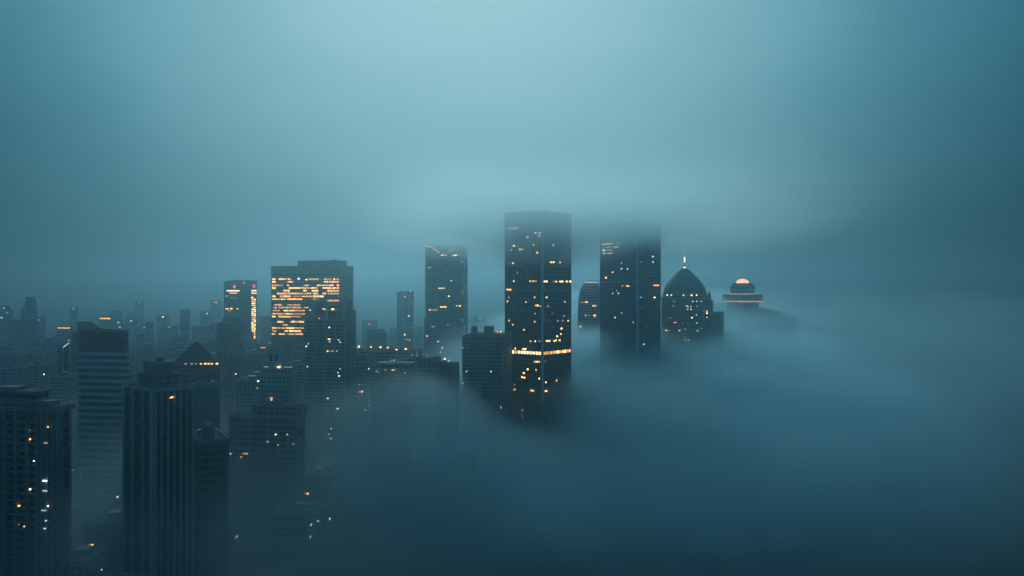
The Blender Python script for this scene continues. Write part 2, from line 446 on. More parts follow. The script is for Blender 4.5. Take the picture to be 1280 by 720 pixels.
# blurred dark roof that shows through the fog
B = Building('long_roofed_hall', 'long dark vault-roofed block half lost in fog past the domes', 'building', 922, 988, 998, 1520, 26)
zt = B.z(386.5)
mb = MB(M['glass_grey'], M['dark_concrete']); mb.floors(B.poly, 0, zt - 18, 4, 1.4, .3, 0, 1, fin=4, fin_off=.35, fin_w=.6)
B.part('wall', mb)
rf = MB(M['slate'], M['dark_concrete']); pr = [(-B.a / 2, zt - 18), (-B.a / 2, zt - 9), (-B.a * .44, zt - 4), (-B.a * .34, zt - .8), (-B.a * .2, zt), (B.a * .02, zt - 2.5), (B.a * .2, zt - 6), (B.a * .36, zt - 11), (B.a / 2, zt - 18)]
b = len(pr); rf.v = [(x, -B.b / 2 - 1, z) for x, z in pr] + [(x, B.b / 2 + 1, z) for x, z in pr]
for i in range(b - 1): rf.face((i + 1, i, b + i, b + i + 1), 0, True)
rf.face(tuple(range(b)), 1); rf.face(tuple(range(2 * b - 1, b - 1, -1)), 1); rf.face((0, b - 1, 2 * b - 1, b), 1)
B.part('roof', rf)
for x, y in ((775, 510), (800, 506), (812, 497)): B.lit(800 + x * .2222, 300 + y * .2222, 1.6, 1.4, 'cool_light', face=0, out=.5)

# ------------------------------------------------------------------ the broad office block with many lit floors
D = 1200
B = Building('lit_office_block', 'broad office block with stripes of lit orange floors', 'office building', 339, 424, 441.5, D, 14)
zt = B.z(333); fh = 2.86 * 1
mb = MB(M['glass_grey'], M['mid_metal'])
fhz = 16.15 / 4.5 * D / F
mb.floors(B.poly, 0, zt - 9, fhz, 1.15, .12, 0, 1, fin=2.9, fin_off=.16, fin_w=.18)
mb.prism(offset_poly(B.poly, .16), zt - 9, zt, 1)
B.part('wall', mb); B.top(B.poly, zt, 1.2, .5, 'mid_metal')
u0, _ = B.hit(372, B.poly[0], B.poly[1])
w = B.a - u0
ph = rect(w * 1.0 - .2, B.b * .55, B.a / 2 - w / 2 - .3, -B.b * .5 + B.b * .275 + .5)
zp = B.z(325.5)
B.part('penthouse', MB(M['mid_metal'], M['dark_metal']).prism(ph, zt + .12, zp).prism(offset_poly(ph, .25), zp - .8, zp, 1))
B.part('roof', MB(M['roof']).prism(offset_poly(ph, -.4), zp, zp + .15))
for x in (382, 387.5):
    u1, _ = B.hit(x, B.poly[0], B.poly[1]); B.antenna(u1 - B.a / 2, -B.b / 2 + 6, zp, 10.5, .28)
for dx in (8, 11, 13.5): B.part('roof_unit', MB(M['steel']).box(B.a / 2 - dx, -B.b / 2 + 5, zp + .15, zp + 1.8, 1.8, 2.5))
B.part('lit_sign', MB(M['white_light']).box(B.a / 2 - (424 - 387.3) * .93 * D / F, -B.b / 2 + .3, B.z(334.6), B.z(332.8), 16, .7))
rows = '''175:135-157,172-207,210-242,343-400,427-470,480-490,497-512;190:137-155,220-252,427-450,455-512;210:135-195,220-230,312-345,388-450,455-480,500-512;225:135-155,230-290,293-345,352-390,420-470,475-512;
240:200-235,312-330,360-395,447-512;256:163-220,224-290,294-355,365-395,420-440,450-512;272:135-155,180-240,250-300,304-360,365-428;288:135-215,222-305,362-400;296:447-512;320:148-190,222-295;
335:145-160,172-235,240-300,315-345;352:140-180,200-262,265-320;370:135-200,205-260,264-322;386:135-155,170-240,245-298;415:163-200,235-320;433:195-225;450:135-160,165-212,216-260,262-318;467:137-160,205-225,232-298;484:133-155,172-210,222-262,265-310'''
q = random.Random(3)
for rw in rows.replace('\n', '').split(';'):
    y, segs = rw.split(':'); y = float(y)
    for sg in segs.split(','):
        x0, x1 = map(float, sg.split('-'))
        B.lit(310 + (x0 + x1) / 2 / 4.5, 310 + y / 4.5, (x1 - x0) / 4.5, q.choice((1.5, 1.8, 2.1)), q.choice(('office', 'office', 'office', 'orange')), face=0, out=.2)
B.lit(373.3, 348.3, 1.8, 1.6, 'pale_light'); B.lit(383, 349.6, 1.8, 1.6, 'pale_light')

# ------------------------------------------------------------------ balconied tower in front of it
D = 800
B = Building('ribbed_tower', 'slim ribbed tower rising in front of the orange-lit office block', 'tower', 381, 432, 443.5, D, 10)
zt = B.z(400)
mb = MB(M['glass_grey'], M['concrete'])
mb.floors(B.poly, 0, zt, 3.3, 1.2, .5, 0, 1, fin=B.a / 4, fin_off=.7, fin_w=1.0)
B.part('wall', mb); B.top(B.poly, zt, 1.0, .4)
P1 = rect(B.a * .86, B.b * .8, .5, 0); z1 = B.z(379)
cr = MB(M['concrete'], M['glass_dark']); cr.prism(P1, zt + .12, z1)
for x0, x1, ya, yb in ((394, 406, 388, 396), (410, 427.5, 389, 398), (399, 407, 383.3, 386.5), (411, 422, 382.5, 386.5)):
    ua, _ = B.hit(x0, (P1[0][0], P1[0][1]), (P1[1][0], P1[1][1])); ub, _ = B.hit(x1, (P1[0][0], P1[0][1]), (P1[1][0], P1[1][1]))
    cr.box(P1[0][0] + (ua + ub) / 2, P1[0][1] - .05, B.z(yb), B.z(ya), ub - ua, .3, 1)
B.part('penthouse', cr)
B.part('roof', MB(M['roof']).prism(offset_poly(P1, -.4), z1, z1 + .2)); B.part('parapet', MB(M['concrete']).parapet(offset_poly(P1, .2), z1 - .4, 1.1, .4))
B.part('side_slab', MB(M['dark_concrete']).box(B.a / 2 + .2, 2, 0, B.z(388.5), 2.2, B.b * .8))
pts = '477,344,w11;430,344,c8;421,342,d6;400,395,d10;458,447,w8;458,513,o14;461,527,c6;510,518,c6;520,530,c6;448,580,w7;462,580,d9;476,580,d9;500,580,c6;350,350,c7;327,553,p8;335,667,c6;340,538,c5'
put(B, pts, .2222, 310, .2222, 310, 1.5, face=0, out=.55)
put(B, '132,485,c8;190,345,c7;180,363,c6;186,379,c8;178,533,c7;148,628,c6;137,653,c5;145,674,o7', .264, 375, .264, 370, 1.4, face=0, out=.55)

# ------------------------------------------------------------------ tower with red roof signs and a lit edge
D = 1500
B = Building('signed_tower', 'grey tower with two red round signs and one bright lit edge', 'tower', 280, 313.5, 321, D, 22)
zt = B.z(352)
mb = MB(M['glass_grey'], M['mid_metal']); mb.floors(B.poly, 0, zt, 3.8, 1.3, .15, 0, 1, fin=3.4, fin_off=.3, fin_w=.5)
mb.prism(offset_poly(B.poly, .2), zt - 14, zt, 1)
B.part('wall', mb); B.top(B.poly, zt, 1.2, .5, 'mid_metal')
B.part('penthouse', MB(M['mid_metal']).box(3, 0, zt, zt + 2.6, B.a * .8, B.b * .6))
B.antenna(-6, -B.b / 4, zt, 9); B.antenna(4, -B.b / 4, zt, 7); B.antenna(10, 0, zt, 8)
def disc(B, px, py, r, face):
    p0 = Vector(B.poly[face]); p1 = Vector(B.poly[face + 1]); u, Y = B.hit(px, p0, p1); t = (p1 - p0).normalized(); nn = Vector((t.y, -t.x))
    c = p0 + t * u; z = zat(py, Y); k = Y / F
    o = B.part('round_sign', MB(M['red']).tube((c.x + nn.x * .2, c.y + nn.y * .2, z), (c.x + nn.x * .9, c.y + nn.y * .9, z), r * k, None, 20))
    return o
disc(B, 293.3, 358.2, 2.1, 0); disc(B, 317.3, 357.8, 2.4, 1)
for x, y, w, m in ((291.5, 363.4, 16, 'white_light'), (291.5, 366.3, 9, 'orange'), (283.5, 370, 2, 'dim'), (290, 372, 2, 'dim'), (284, 386, 4, 'warm'), (289.5, 385.7, 2.5, 'warm'), (297, 386, 2, 'cool_light'), (287, 388.5, 4, 'dim'), (294, 372.5, 2, 'dim')):
    B.lit(x, y, w, 1.3, m, face=0, out=.5)
for x, y, m in ((317.3, 363.3, 'white_light'), (317.3, 366.5, 'orange')): B.lit(317.3, y, 6, 1.6, m, face=1, out=.5)
y = 372.0
while y < 433:
    k = (y - 372) / 61
    for dx in ((315.6, 318.3) if y < 415 else (318.0,)):
        if q.random() < .93: B.lit(dx + q.uniform(-.2, .2), y, 1.9, 1.5, q.choice(('warm', 'pale_light', 'warm', 'orange')), face=1, out=.5)
    y += 2.45
B.lit(305, 353.5, 1.6, 1.6, 'orange', face=0, out=.6)
B = Building('pilastered_block', 'stepped grey block with upright pilasters below the red-signed tower', 'building', 271, 300, 303, 1080, 12)
zt = B.z(404)
mb = MB(M['glass_grey'], M['stone']); mb.floors(B.poly, 0, zt, 3.8, 1.0, .12, 0, 1, fin=4.2, fin_off=.6, fin_w=1.3)
B.part('wall', mb); B.top(B.poly, zt, 1.0, .4, 'stone')
P1 = rect(B.a * .75, B.b * .7, B.a * .1, 0); B.part('penthouse', MB(M['glass_grey'], M['stone']).floors(P1, zt, B.z(398), 3.8, 1.2, .2, 0, 1))
P2 = rect(B.a * .6, B.b * .6, B.a * .15, 0); B.part('upper_storey', MB(M['glass_grey'], M['stone']).floors(P2, B.z(398), B.z(395), 3.8, 1.4, .2, 0, 1))
B.lit(295, 467.5, 2, 1.4, 'pale_light', face=0, out=.7)

# ------------------------------------------------------------------ lined tower with a lit crown
D = 1350
B = Building('lined_tower', 'slate tower with fine floor lines and a slanting lit crown', 'tower', 532, 579.5, 584.5, D, 14)
zt = B.z(307)
mb = MB(M['glass_grey'], M['concrete']); mb.floors(B.poly, 0, zt - 12, 3.5, 1.25, .3, 0, 1)
mb.prism(B.poly, zt - 12, zt, 0); mb.prism(offset_poly(B.poly, .3), zt - 1.2, zt, 1)
mb.box(-B.a / 2 + .3, -B.b / 2 + .3, 0, zt, 1.6, 1.6, 1).box(B.a / 2 - .3, -B.b / 2 + .3, 0, zt, 1.6, 1.6, 1)
B.part('wall', mb); B.top(B.poly, zt, 1.0, .4)
B.antenna(-B.a / 2 + 23, -B.b / 2 + 4, zt, 5, .2)
B.part('beacon', MB(M['cool_light']).lathe([(.3, zt + 4.6), (.8, zt + 5.2), (.3, zt + 5.9)], 8, 0, -B.a / 2 + 23, -B.b / 2 + 4))
# slanting line of light under the crown
def lightbar(B, xa, ya, xb, yb, th, mat, face=0, out=.6):
    p0 = Vector(B.poly[face]); p1 = Vector(B.poly[face + 1]); t = (p1 - p0).normalized(); nn = Vector((t.y, -t.x))
    ua, Ya = B.hit(xa, p0, p1); ub, Yb = B.hit(xb, p0, p1)
    a = p0 + t * ua + nn * out; b = p0 + t * ub + nn * out
    return B.part('light_strip', MB(M[mat]).tube((a.x, a.y, zat(ya, Ya)), (b.x, b.y, zat(yb, Yb)), th, th, 6))
lightbar(B, 533, 307.5, 540, 309, .55, 'orange'); lightbar(B, 540, 309, 549.5, 316, .5, 'orange'); lightbar(B, 562, 315, 569, 309, .4, 'dim')
put(B, '309,87,o10;320,87,o10;351,87,o8;359,87,w6;383,112,o6;370,87,d8;343,183,w6;306,211,p24;333,241,w5;385,230,o5;385,220,o5;308,281,o16;320,281,w8;262,292,o9;275,293,d10;285,292,d8;375,277,w6;365,277,d10;310,432,c5;293,411,c6;260,133,d14;325,140,d5;275,355,d12;384,330,d4;308,437,c5;330,349,d5', .3333, 450, .3333, 290, 1.4, face=0, out=.4)
B.part('lower_wing', MB(M['glass_grey'], M['concrete']).floors(rect(3.2, B.b * .8, -B.a / 2 - 1.9, 1), 0, B.z(397), 3.5, 1.2, .25, 0, 1))
B.lit(534, 420, 1.7, 1.7, 'orange', face=0, out=.6)
# ------------------------------------------------------------------ nearest tower, ribbed with balconies, at the photograph's edge
D = 400
B = Building('residential_tower', 'nearest residential tower with bowed balconies and flat overhanging roof slabs', 'tower', -34, 62, 86, D, 14)
zt = B.z(509); fh = 3.3
P = B.poly; ch = 5.0
poly = [P[0], (P[1][0] - ch, P[1][1]), (P[1][0] - ch * .3, P[1][1] + ch * .3), (P[1][0], P[1][1] + ch), P[2], P[3]]
mb = MB(M['dark_concrete'], M['concrete'])
mb.floors(poly, 0, zt, fh, 0.55, 1.1, 0, 1, fin=6.2, fin_off=1.5, fin_w=1.5)
mb.prism(offset_poly(poly, 1.9), zt - 2.4, zt, 1)
B.part('wall', mb)
B.part('roof', MB(M['roof'], M['concrete']).prism(offset_poly(poly, 1.2), zt, zt + .15).prism(offset_poly(poly, -2.5), zt + .15, zt + 2.2, 1))
up = rect(B.a * .62, B.b * .62, -B.a * .06, B.b * .05)
B.part('penthouse', MB(M['concrete'], M['glass_dark']).floors(offset_poly(up, 0), zt + 2.2, B.z(493), 2.6, .8, .8, 1, 0, fin=5, fin_off=.6, fin_w=.8))
B.part('roof_rim', MB(M['concrete'], M['roof']).prism(offset_poly(up, 1.6), B.z(493), B.z(491.2)).prism(offset_poly(up, 1.0), B.z(491.2), B.z(490.7), 1).box(-B.a * .12, B.b * .05, B.z(490.7), B.z(486.5), 9, 7))
B.antenna(B.a * .1, 0, B.z(490.7), 7, .12)
B.units(rect(B.a * .5, B.b * .4, B.a * .1, B.b * .3), zt + 2.2, 5, 4)
# recessed window bays: each opening its own
def bays(B, p0, p1, n, zs, w, h, out, mat, name='window', skip=None):
    p0, p1 = Vector(p0), Vector(p1); L = (p1 - p0).length; t = (p1 - p0) / L; nn = Vector((t.y, -t.x)); st = L / n
    for i in range(n):
        c = p0 + t * st * (i + .5) + nn * out
        for z in zs:
            o = bpy.data.objects.new(name, unit_box(mat)); COL.objects.link(o); o.parent = B.root
            o.location = (c.x, c.y, z); o.rotation_euler = (0, 0, math.atan2(t.y, t.x)); o.scale = (st * w, .12, h)
unit_names = {}
def dark_unit(key):
    mb = MB(M[key]); mb.box(0, 0, -.5, .5, 1, 1); _unit[key] = mb.mesh('window')
for k in ('glass_dark', 'glass_grey'): dark_unit(k)
zf = [zt - 3.3 * (i + 1) + 1.1 for i in range(17)]
L0 = (Vector(poly[1]) - Vector(poly[0])).length
pA = Vector(poly[0]); tA = (Vector(poly[1]) - pA) / L0
bays(B, pA + tA * (L0 - 18.6), pA + tA * L0, 3, zf, .62, 1.9, .05, 'glass_dark')
bays(B, poly[3], poly[4], 3, zf[:16], .62, 1.9, .05, 'glass_dark')
pts = '124,238,p6;138,238,p6;137,284,w5;274,231,w6;156,382,c6;121,507,p7;138,509,p6;88,583,w6;117,592,d6;243,586,p6;86,667,d6;112,676,p6;209,650,c5;204,685,c8'
put(B, pts, .2778, 0, .2778, 470, 1.3, 1.0, face=0, out=.6)
put(B, '207,470,c20;207,515,c20;202,603,c22;210,300,d14', .2778, 0, .2778, 470, 1.6, .9, face=0, out=1.0)

# ------------------------------------------------------------------ finned tower
D = 430
B = Building('finned_tower', 'dark tower with tall pale fins and a stepped rounded penthouse', 'tower', 155, 193, 240.5, D, 42)
zt = B.z(486)
mb = MB(M['dark_metal'], M['pale'], M['glass_dark'])
mb.floors(B.poly, 0, zt, 3.3, .7, .06, 2, 0)
for face, n, wd in ((1, 6, .75), (0, 3, 1.6)):
    p0 = Vector(B.poly[face]); p1 = Vector(B.poly[(face + 1) % 4]); L = (p1 - p0).length; t = (p1 - p0) / L; nn = Vector((t.y, -t.x))
    for i in range(n + 1):
        c = p0 + t * (L * i / n); w2 = wd * (2.2 if (face == 0 and i == n) else 1)
        c = c + t * (w2 / 2 if i == 0 else -w2 / 2 if i == n else 0)
        a, b = c - t * w2 / 2, c + t * w2 / 2
        mb.prism([tuple(a + nn * .9), tuple(b + nn * .9), tuple(b - nn * .3), tuple(a - nn * .3)], 0, zt - .05, 1)
mb.prism(offset_poly(B.poly, 1.1), zt - 1.6, zt, 1)
B.part('wall', mb); B.top(offset_poly(B.poly, .6), zt, .9, .5)
P1 = offset_poly(rect(B.a * .6, B.b * .6, -1, 1), 0); zq = B.z(470)
B.part('penthouse', MB(M['dark_concrete'], M['concrete']).floors(P1, zt, zq, 3.2, .8, .5, 0, 1, fin=3.4, fin_off=.6, fin_w=.8))
P2 = rect(B.a * .46, B.b * .46, -1, 1); zr = B.z(457)
B.part('crown', MB(M['stone'], M['concrete']).prism(P2, zq, zr).prism(offset_poly(P2, .5), zr - .8, zr, 1))
B.part('roof', MB(M['roof']).prism(offset_poly(P2, -.3), zr, zr + .5).box(-2, 2, zr + .5, zr + 2.2, 4, 3))
B.units(rect(B.a * .9, B.b * .9), zt, 4, 9)
B.lit(216, 496.3, 6.0, 1.6, 'orange', face=1, out=.35); B.lit(213, 497.5, 3, 1.2, 'dim', face=1, out=.35)
L = B.b
# ------------------------------------------------------------------ small gridded block
D = 470
B = Building('gridded_block', 'balcony-gridded block crouching beside the finned tower', 'building', 236, 250, 284, D, 62)
zt = B.z(553)
mb = MB(M['dark_concrete'], M['stone'])
mb.floors(B.poly, 0, zt, 3.9, .8, .9, 0, 1, fin=4.6, fin_off=.95, fin_w=.7)
mb.prism(offset_poly(B.poly, 1.1), zt - 1.5, zt, 1)
B.part('wall', mb); B.top(offset_poly(B.poly, .8), zt, 1.0, .4, 'stone')
B.part('penthouse', MB(M['concrete'], M['roof']).box(1, 0, zt, zt + 6.5, B.a * .4, B.b * .3).box(1, 0, zt + 6.5, zt + 6.9, B.a * .38, B.b * .28, 1))
bays(B, B.poly[1], B.poly[2], 5, [zt - 3.9 * (i + 1) + 1.6 for i in range(12)], .6, 2.4, .05, 'glass_dark')
B.units(rect(B.a * .8, B.b * .8), zt, 3, 12)
# plain blue-grey flank
D = 600
B = Building('plain_slab', 'windowless blue-grey slab wall behind the gridded block', 'building', 240, 271, 275, D, 10)
zt = B.z(481)
pl = MB(M['mid_metal'], M['concrete']); pl.prism(B.poly, 0, zt, 0); pl.prism(offset_poly(B.poly, .25), zt - 1, zt, 1)
for k in range(1, 8): pl.prism(offset_poly(B.poly, .06), zt * k / 8 - .12, zt * k / 8, 1)
B.part('wall', pl); B.top(B.poly, zt, 1.0, .4); B.units(B.poly, zt, 3, 5)

# ------------------------------------------------------------------ banded block with a dark blank top
D = 680
B = Building('banded_office', 'white-banded office block with a dark blank box for a top', 'office building', 98, 158.5, 162, D, 9)
zt = B.z(413.5); zb_ = B.z(441)
mb = MB(M['glass_dark'], M['white'], M['black_panel'])
mb.floors(B.poly, 0, zb_, 5.2, 2.3, .7, 0, 1)
mb.prism(offset_poly(B.poly, -.5), zb_, zt, 2)
B.part('wall', mb)
fr = MB(M['stone'])
for x in (-B.a / 2 + .5, B.a / 2 - .5): fr.box(x, -B.b / 2 + .2, zb_, zt, 1.2, 1.2)
fr.box(0, -B.b / 2 + .2, zt - 1.0, zt + .6, B.a + .2, 1.4); B.part('frame', fr)
B.top(offset_poly(B.poly, -.3), zt, .9, .4, 'stone')
sg = MB(M['mid_metal'])   # faint unlit mark in the corner of the dark top
ux = B.a / 2 - 4.2
for i, (dx, w, dz) in enumerate(((-1.6, 1.1, 0), (-.2, .9, .2), (1.2, 1.2, 0), (-1, 2.2, -1.2), (1.1, 1.3, -1.2))):
    sg.box(ux + dx, -B.b / 2 + .42, zt - 4.2 + dz, zt - 3.3 + dz, w, .2)
B.part('sign', sg)
B.units(rect(B.a * .7, B.b * .7), zt, 4, 33)
# ------------------------------------------------------------------ slim dark blade with a bright slanted edge
D = 860
B = Building('blade_tower', 'slim black tower with pale edges and a sloping bright roofline', 'tower', 72, 78.5, 86, D, 48)
z0, z1 = B.z(435), B.z(429.5)
mb = MB(M['glass_dark'], M['dark_metal']); mb.floors(B.poly, 0, z0 - .2, 3.6, .7, .1, 0, 1); B.part('wall', mb)
b = len(mb.v); top = MB(M['dark_metal'])
top.prism(B.poly, z0 - .2, z0 + .1, 0)
top.v[4:] = [(B.poly[0][0], B.poly[0][1], z0), (B.poly[1][0], B.poly[1][1], z0), (B.poly[2][0], B.poly[2][1], z1), (B.poly[3][0], B.poly[3][1], z1)]
B.part('roof', top)
B.part('edge_strip', MB(M['white']).box(B.a / 2, -B.b / 2, 0, z0 + .2, .9, .9)); B.part('edge_strip', MB(M['pale']).box(B.a / 2, B.b / 2, 0, z1, .7, .7))
p, q2 = Vector((B.a / 2 + .4, -B.b / 2, z0 + .5)), Vector((B.a / 2 + .4, B.b / 2, z1 + .4))
B.part('light_strip', MB(M['cool_light']).tube(p, q2, .45, .45, 6))
# ------------------------------------------------------------------ lumpy-roofed block behind the banded office
D = 1050
B = Building('gabled_block', 'dark block with a sloping roof end peeping over the banded office', 'building', 90, 128, 131, D, 4)
zt = B.z(415); B.part('wall', MB(M['glass_grey'], M['dark_concrete']).floors(B.poly, 0, zt, 3.7, 1.4, .2, 0, 1, fin=4, fin_off=.3, fin_w=.8))
P1 = rect(B.a * .84, B.b * .7, B.a * .06, 0); tp = rect(B.a * .5, B.b * .6, -B.a * .1, 0)
B.part('roof', MB(M['slate']).prism(P1, zt, B.z(411)).prism(P1, B.z(411), B.z(402), 0, tp)); B.part('parapet', MB(M['concrete']).parapet(B.poly, zt, 1.2, .5))
# ------------------------------------------------------------------ tiered roof with a string of lamps
D = 700
B = Building('tiered_roof_hall', 'dark hall with a stepped temple-like roof and a string of eave lights', 'building', 219, 268, 274, D, 12)
z = B.z(455)
B.part('wall', MB(M['glass_grey'], M['dark_concrete']).floors(B.poly, 0, z, 3.7, 1.3, .4, 0, 1, fin=3.6, fin_off=.6, fin_w=.8))
rf = MB(M['slate'], M['dark_concrete'])
k = 1.0; zs_ = [455, 449, 444, 439.5, 435.5, 431.5, 428]; ks = [1.04, .86, .68, .50, .34, .18, .05]
for i in range(6):
    a = rect(B.a * ks[i], B.b * ks[i]); b2 = rect(B.a * (ks[i] * .55 + ks[i + 1] * .45), B.b * (ks[i] * .55 + ks[i + 1] * .45))
    rf.prism(a, B.z(zs_[i]), B.z(zs_[i]) + .7, 1); rf.prism(offset_poly(a, -.3), B.z(zs_[i]) + .7, B.z(zs_[i + 1]), 0, b2)
B.part('roof', rf); B.part('finial', MB(M['steel']).tube((0, 0, B.z(428.5)), (0, 0, B.z(425)), .5, .1))
for i, x in enumerate((233, 240.5, 246, 252, 257.5, 261.5, 265.5, 270)):
    B.lit(x, 454.6, 2.0, 1.3, 'warm' if i > 2 else 'dim', face=0 if x < 268 else 1, out=1.2)
# ------------------------------------------------------------------ pale stepped building with a slit-windowed tower
D = 640
B = Building('stepped_pale_building', 'pale stepped building with twin slit windows high in its tower', 'building', 321, 366, 371, D, 10)
zt = B.z(468)
B.part('wall', MB(M['glass_grey'], M['pale']).floors(B.poly, 0, zt, 3.4, 1.7, .25, 0, 1, fin=2.8, fin_off=.3, fin_w=1.2)); B.top(B.poly, zt, 1.0, .4, 'pale')
def bx(B, xa, xb, ya, yb, dep, mats=('pale',), y0=None):
    p0 = Vector(B.poly[0]); p1 = Vector(B.poly[1]); ua, _ = B.hit(xa, p0, p1); ub, _ = B.hit(xb, p0, p1)
    return rect(ub - ua, dep, -B.a / 2 + (ua + ub) / 2, -B.b / 2 + dep / 2 + (y0 or .4))
q1 = bx(B, 328, 363, 0, 0, B.b * .8); z1 = B.z(459.5)
B.part('upper_storey', MB(M['glass_grey'], M['pale']).floors(q1, zt, z1, 3.4, 1.6, .2, 0, 1, fin=2.8, fin_off=.25, fin_w=1.2))
q2_ = bx(B, 334.5, 352, 0, 0, B.b * .5, y0=.9); z2 = B.z(440.5)
B.part('turret', MB(M['pale'], M['white']).prism(q2_, z1, z2).prism(offset_poly(q2_, .35), z2 - 1, z2, 1).prism(offset_poly(q2_, -2.2), z2, z2 + 2.2, 0))
for xa, xb in ((337, 339.3), (344, 346.3)):
    w = bx(B, xa, xb, 0, 0, .5, y0=.55); B.part('slit_window', MB(M['glass_dark']).prism(w, B.z(452), B.z(443)))
B.lit(349, 458.8, 4, 1.6, 'pale_light', face=0, out=.6); B.lit(346, 459, 2.5, 1.2, 'dim', face=0, out=.6)
B.lit(339.5, 497.5, 3.5, 1.8, 'orange', face=0, out=.5); B.lit(339.5, 499.8, 2, 1.6, 'orange', face=0, out=.5); B.lit(323, 476.3, 2, 1.6, 'cool_light', face=0, out=.5); B.lit(321.5, 485, 1.6, 1.4, 'cool_light', face=0, out=.5)
for y in (480.5, 484, 488, 492): B.lit(374.8, y, 1.3, 1.8, 'orange', face=1, out=.5) if False else None
# ------------------------------------------------------------------ broad podium
D = 600
B = Building('podium_block', 'broad low block with a long pale roof edge under the stepped pale building', 'building', 287, 372, 381, D, 12)
zt = B.z(522)
B.part('wall', MB(M['glass_grey'], M['stone']).floors(B.poly, 0, zt, 4.2, 1.7, .4, 0, 1, fin=7, fin_off=.5, fin_w=1.2)); B.top(B.poly, zt, 1.3, .6, 'concrete')
q1 = bx(B, 312, 375, 0, 0, B.b * .6, y0=4); z1 = B.z(508)
B.part('upper_storey', MB(M['glass_dark'], M['concrete']).floors(q1, zt, z1, 3.4, 1.1, .8, 0, 1, fin=4.2, fin_off=.5, fin_w=.6)); B.part('roof', MB(M['roof']).prism(offset_poly(q1, -.5), z1, z1 + .4))
B.units(q1, z1 + .3, 6, 21)
for x, y, m in ((345, 543, 'cool_light'), (359.5, 543, 'cool_light'), (335, 552, 'cool_light'), (348, 556, 'dim'), (367, 555, 'dim')): B.lit(x, y, 1.7, 1.5, m, face=0, out=.7)
B.lit(307, 567, 6, 1.6, 'orange', face=0, out=.7); B.lit(302, 571, 2, 1.2, 'dim', face=0, out=.7); B.lit(288.5, 567, 1.5, 1.4, 'cool_light', face=0, out=.7)

# ------------------------------------------------------------------ blocks between the lined tower and the ribbed tower
def block(name, label, cat, l, c, r, D, phi, top, fh, band, off, core, bandm, fin=None, fin_off=.3, fin_w=.6, par=None, units=3, depth=None, group=None, seed=1):
    B = Building(name, label, cat, l, c, r, D, phi, depth, group)
    zt = B.z(top)
    B.part('wall', MB(M[core], M[bandm]).floors(B.poly, 0, zt, fh, band, off, 0, 1, fin=fin, fin_off=fin_off, fin_w=fin_w))
    B.top(B.poly, zt, 1.1, .4, par or bandm)
    if units and min(B.a, B.b) > 7: B.units(B.poly, zt, units, seed)
    B.zt = zt
    return B
B = block('twin_chimney_block', 'weathered slab with two rooftop tanks and aerials next to the tallest tower', 'building', 578, 627, 640, 800, 9, 421, 3.4, 1.5, .25, 'glass_grey', 'concrete', 3.4, .35, .8)
for xa, xb, yt in ((588, 594.5, 408.5), (604, 615, 408), (616, 629, 417)):
    w = bx(B, xa, xb, 0, 0, 7, y0=3); B.part('rooftop_tank', MB(M['concrete'], M['pale']).prism(w, B.zt, B.z(yt)).prism(offset_poly(w, .25), B.z(yt) - .7, B.z(yt) + .1, 1))
for x, yt in ((591, 403), (599, 404), (601.5, 406), (607, 400), (609.5, 398), (612, 402)):
    u, _ = B.hit(x, B.poly[0], B.poly[1]); B.antenna(u - B.a / 2, -B.b / 2 + 5, B.zt, B.z(yt) - B.zt, .18)
put(B, '688,357,c6;835,357,c7;655,427,c12;645,408,d8;640,480,c10;683,505,c7;657,538,c7;893,566,d8;915,575,c6;893,625,c9;680,478,d6;545,213,c6', .2083, 440, .2083, 390, 1.4, face=0, out=.5)
B.lit(622, 415.2, 1.8, 1.4, 'orange', face=0, out=.5); B.lit(626.5, 414.6, 1.8, 1.4, 'warm', face=0, out=.5)
B = block('flat_roofed_office', 'long flat-roofed office with a bright roof edge at the fog\'s crest', 'building', 508, 546, 551, 760, 6, 449, 3.8, 1.4, .5, 'glass_grey', 'concrete', 4.2, .5, .6, units=4, seed=8)
B = block('overhanging_roof_office', 'office under a wide overhanging pale roof half sunk in fog', 'building', 476, 511, 515, 700, 6, 455, 3.8, 1.3, .3, 'glass_dark', 'stone', 3.6, .4, .5, units=3, seed=9)
B.part('roof_canopy', MB(M['pale']).prism(offset_poly(B.poly, 2.6), B.zt + .12, B.zt + 1.0))
B.lit(518 - 12, 466, 2, 1.6, 'dim', face=0); put(B, '200,347,d8;245,348,o10;260,347,d6', .2083, 440, .2083, 390, 1.2, face=0, out=.6)
B = block('colonnaded_block', 'block with tall dark recesses between pillars, fog at its foot', 'building', 546, 568, 573, 720, 8, 456, 4.0, .9, .1, 'glass_dark', 'dark_concrete', 3.2, .8, 1.1, units=3, seed=10)
put(B, '558,281,p8;582,292,c9', .2083, 440, .2083, 390, 1.4, face=0, out=.95)
B.lit(553, 449.2, 1, 1, 'dim', face=0) if False else None
B = block('plain_office', 'plain grey office with a row of orange roof lamps behind the overhanging-roof office', 'building', 445, 522, 528, 930, 8, 439, 3.6, 1.5, .2, 'glass_grey', 'stone', 3.6, .3, .8, units=4, seed=11)
for px, py in ((448.5, 433.3), (463.5, 433.8), (475.5, 434), (484.5, 434.5), (495.5, 437.2), (507, 436.3)):
    u, Y = B.hit(px, B.poly[0], B.poly[1]); x, y, z = u - B.a / 2, -B.b / 2 + .6, zat(py, Y)
    lp = B.part('roof_lamp', MB(M['steel']).tube((x, y, B.zt), (x, y, z - .4), .15, .1, 6))
    MB(M['roof_glow']).lathe([(.3, z - .75), (.95, z - .3), (.95, z + .3), (.3, z + .75)], 10, 0, x, y).build('lamp_head', lp)
put(B, '425,245,c8;362,257,d9;390,262,d8;235,290,d8;255,290,o9;378,363,o8', .2083, 440, .2083, 390, 1.5, face=0, out=.5)
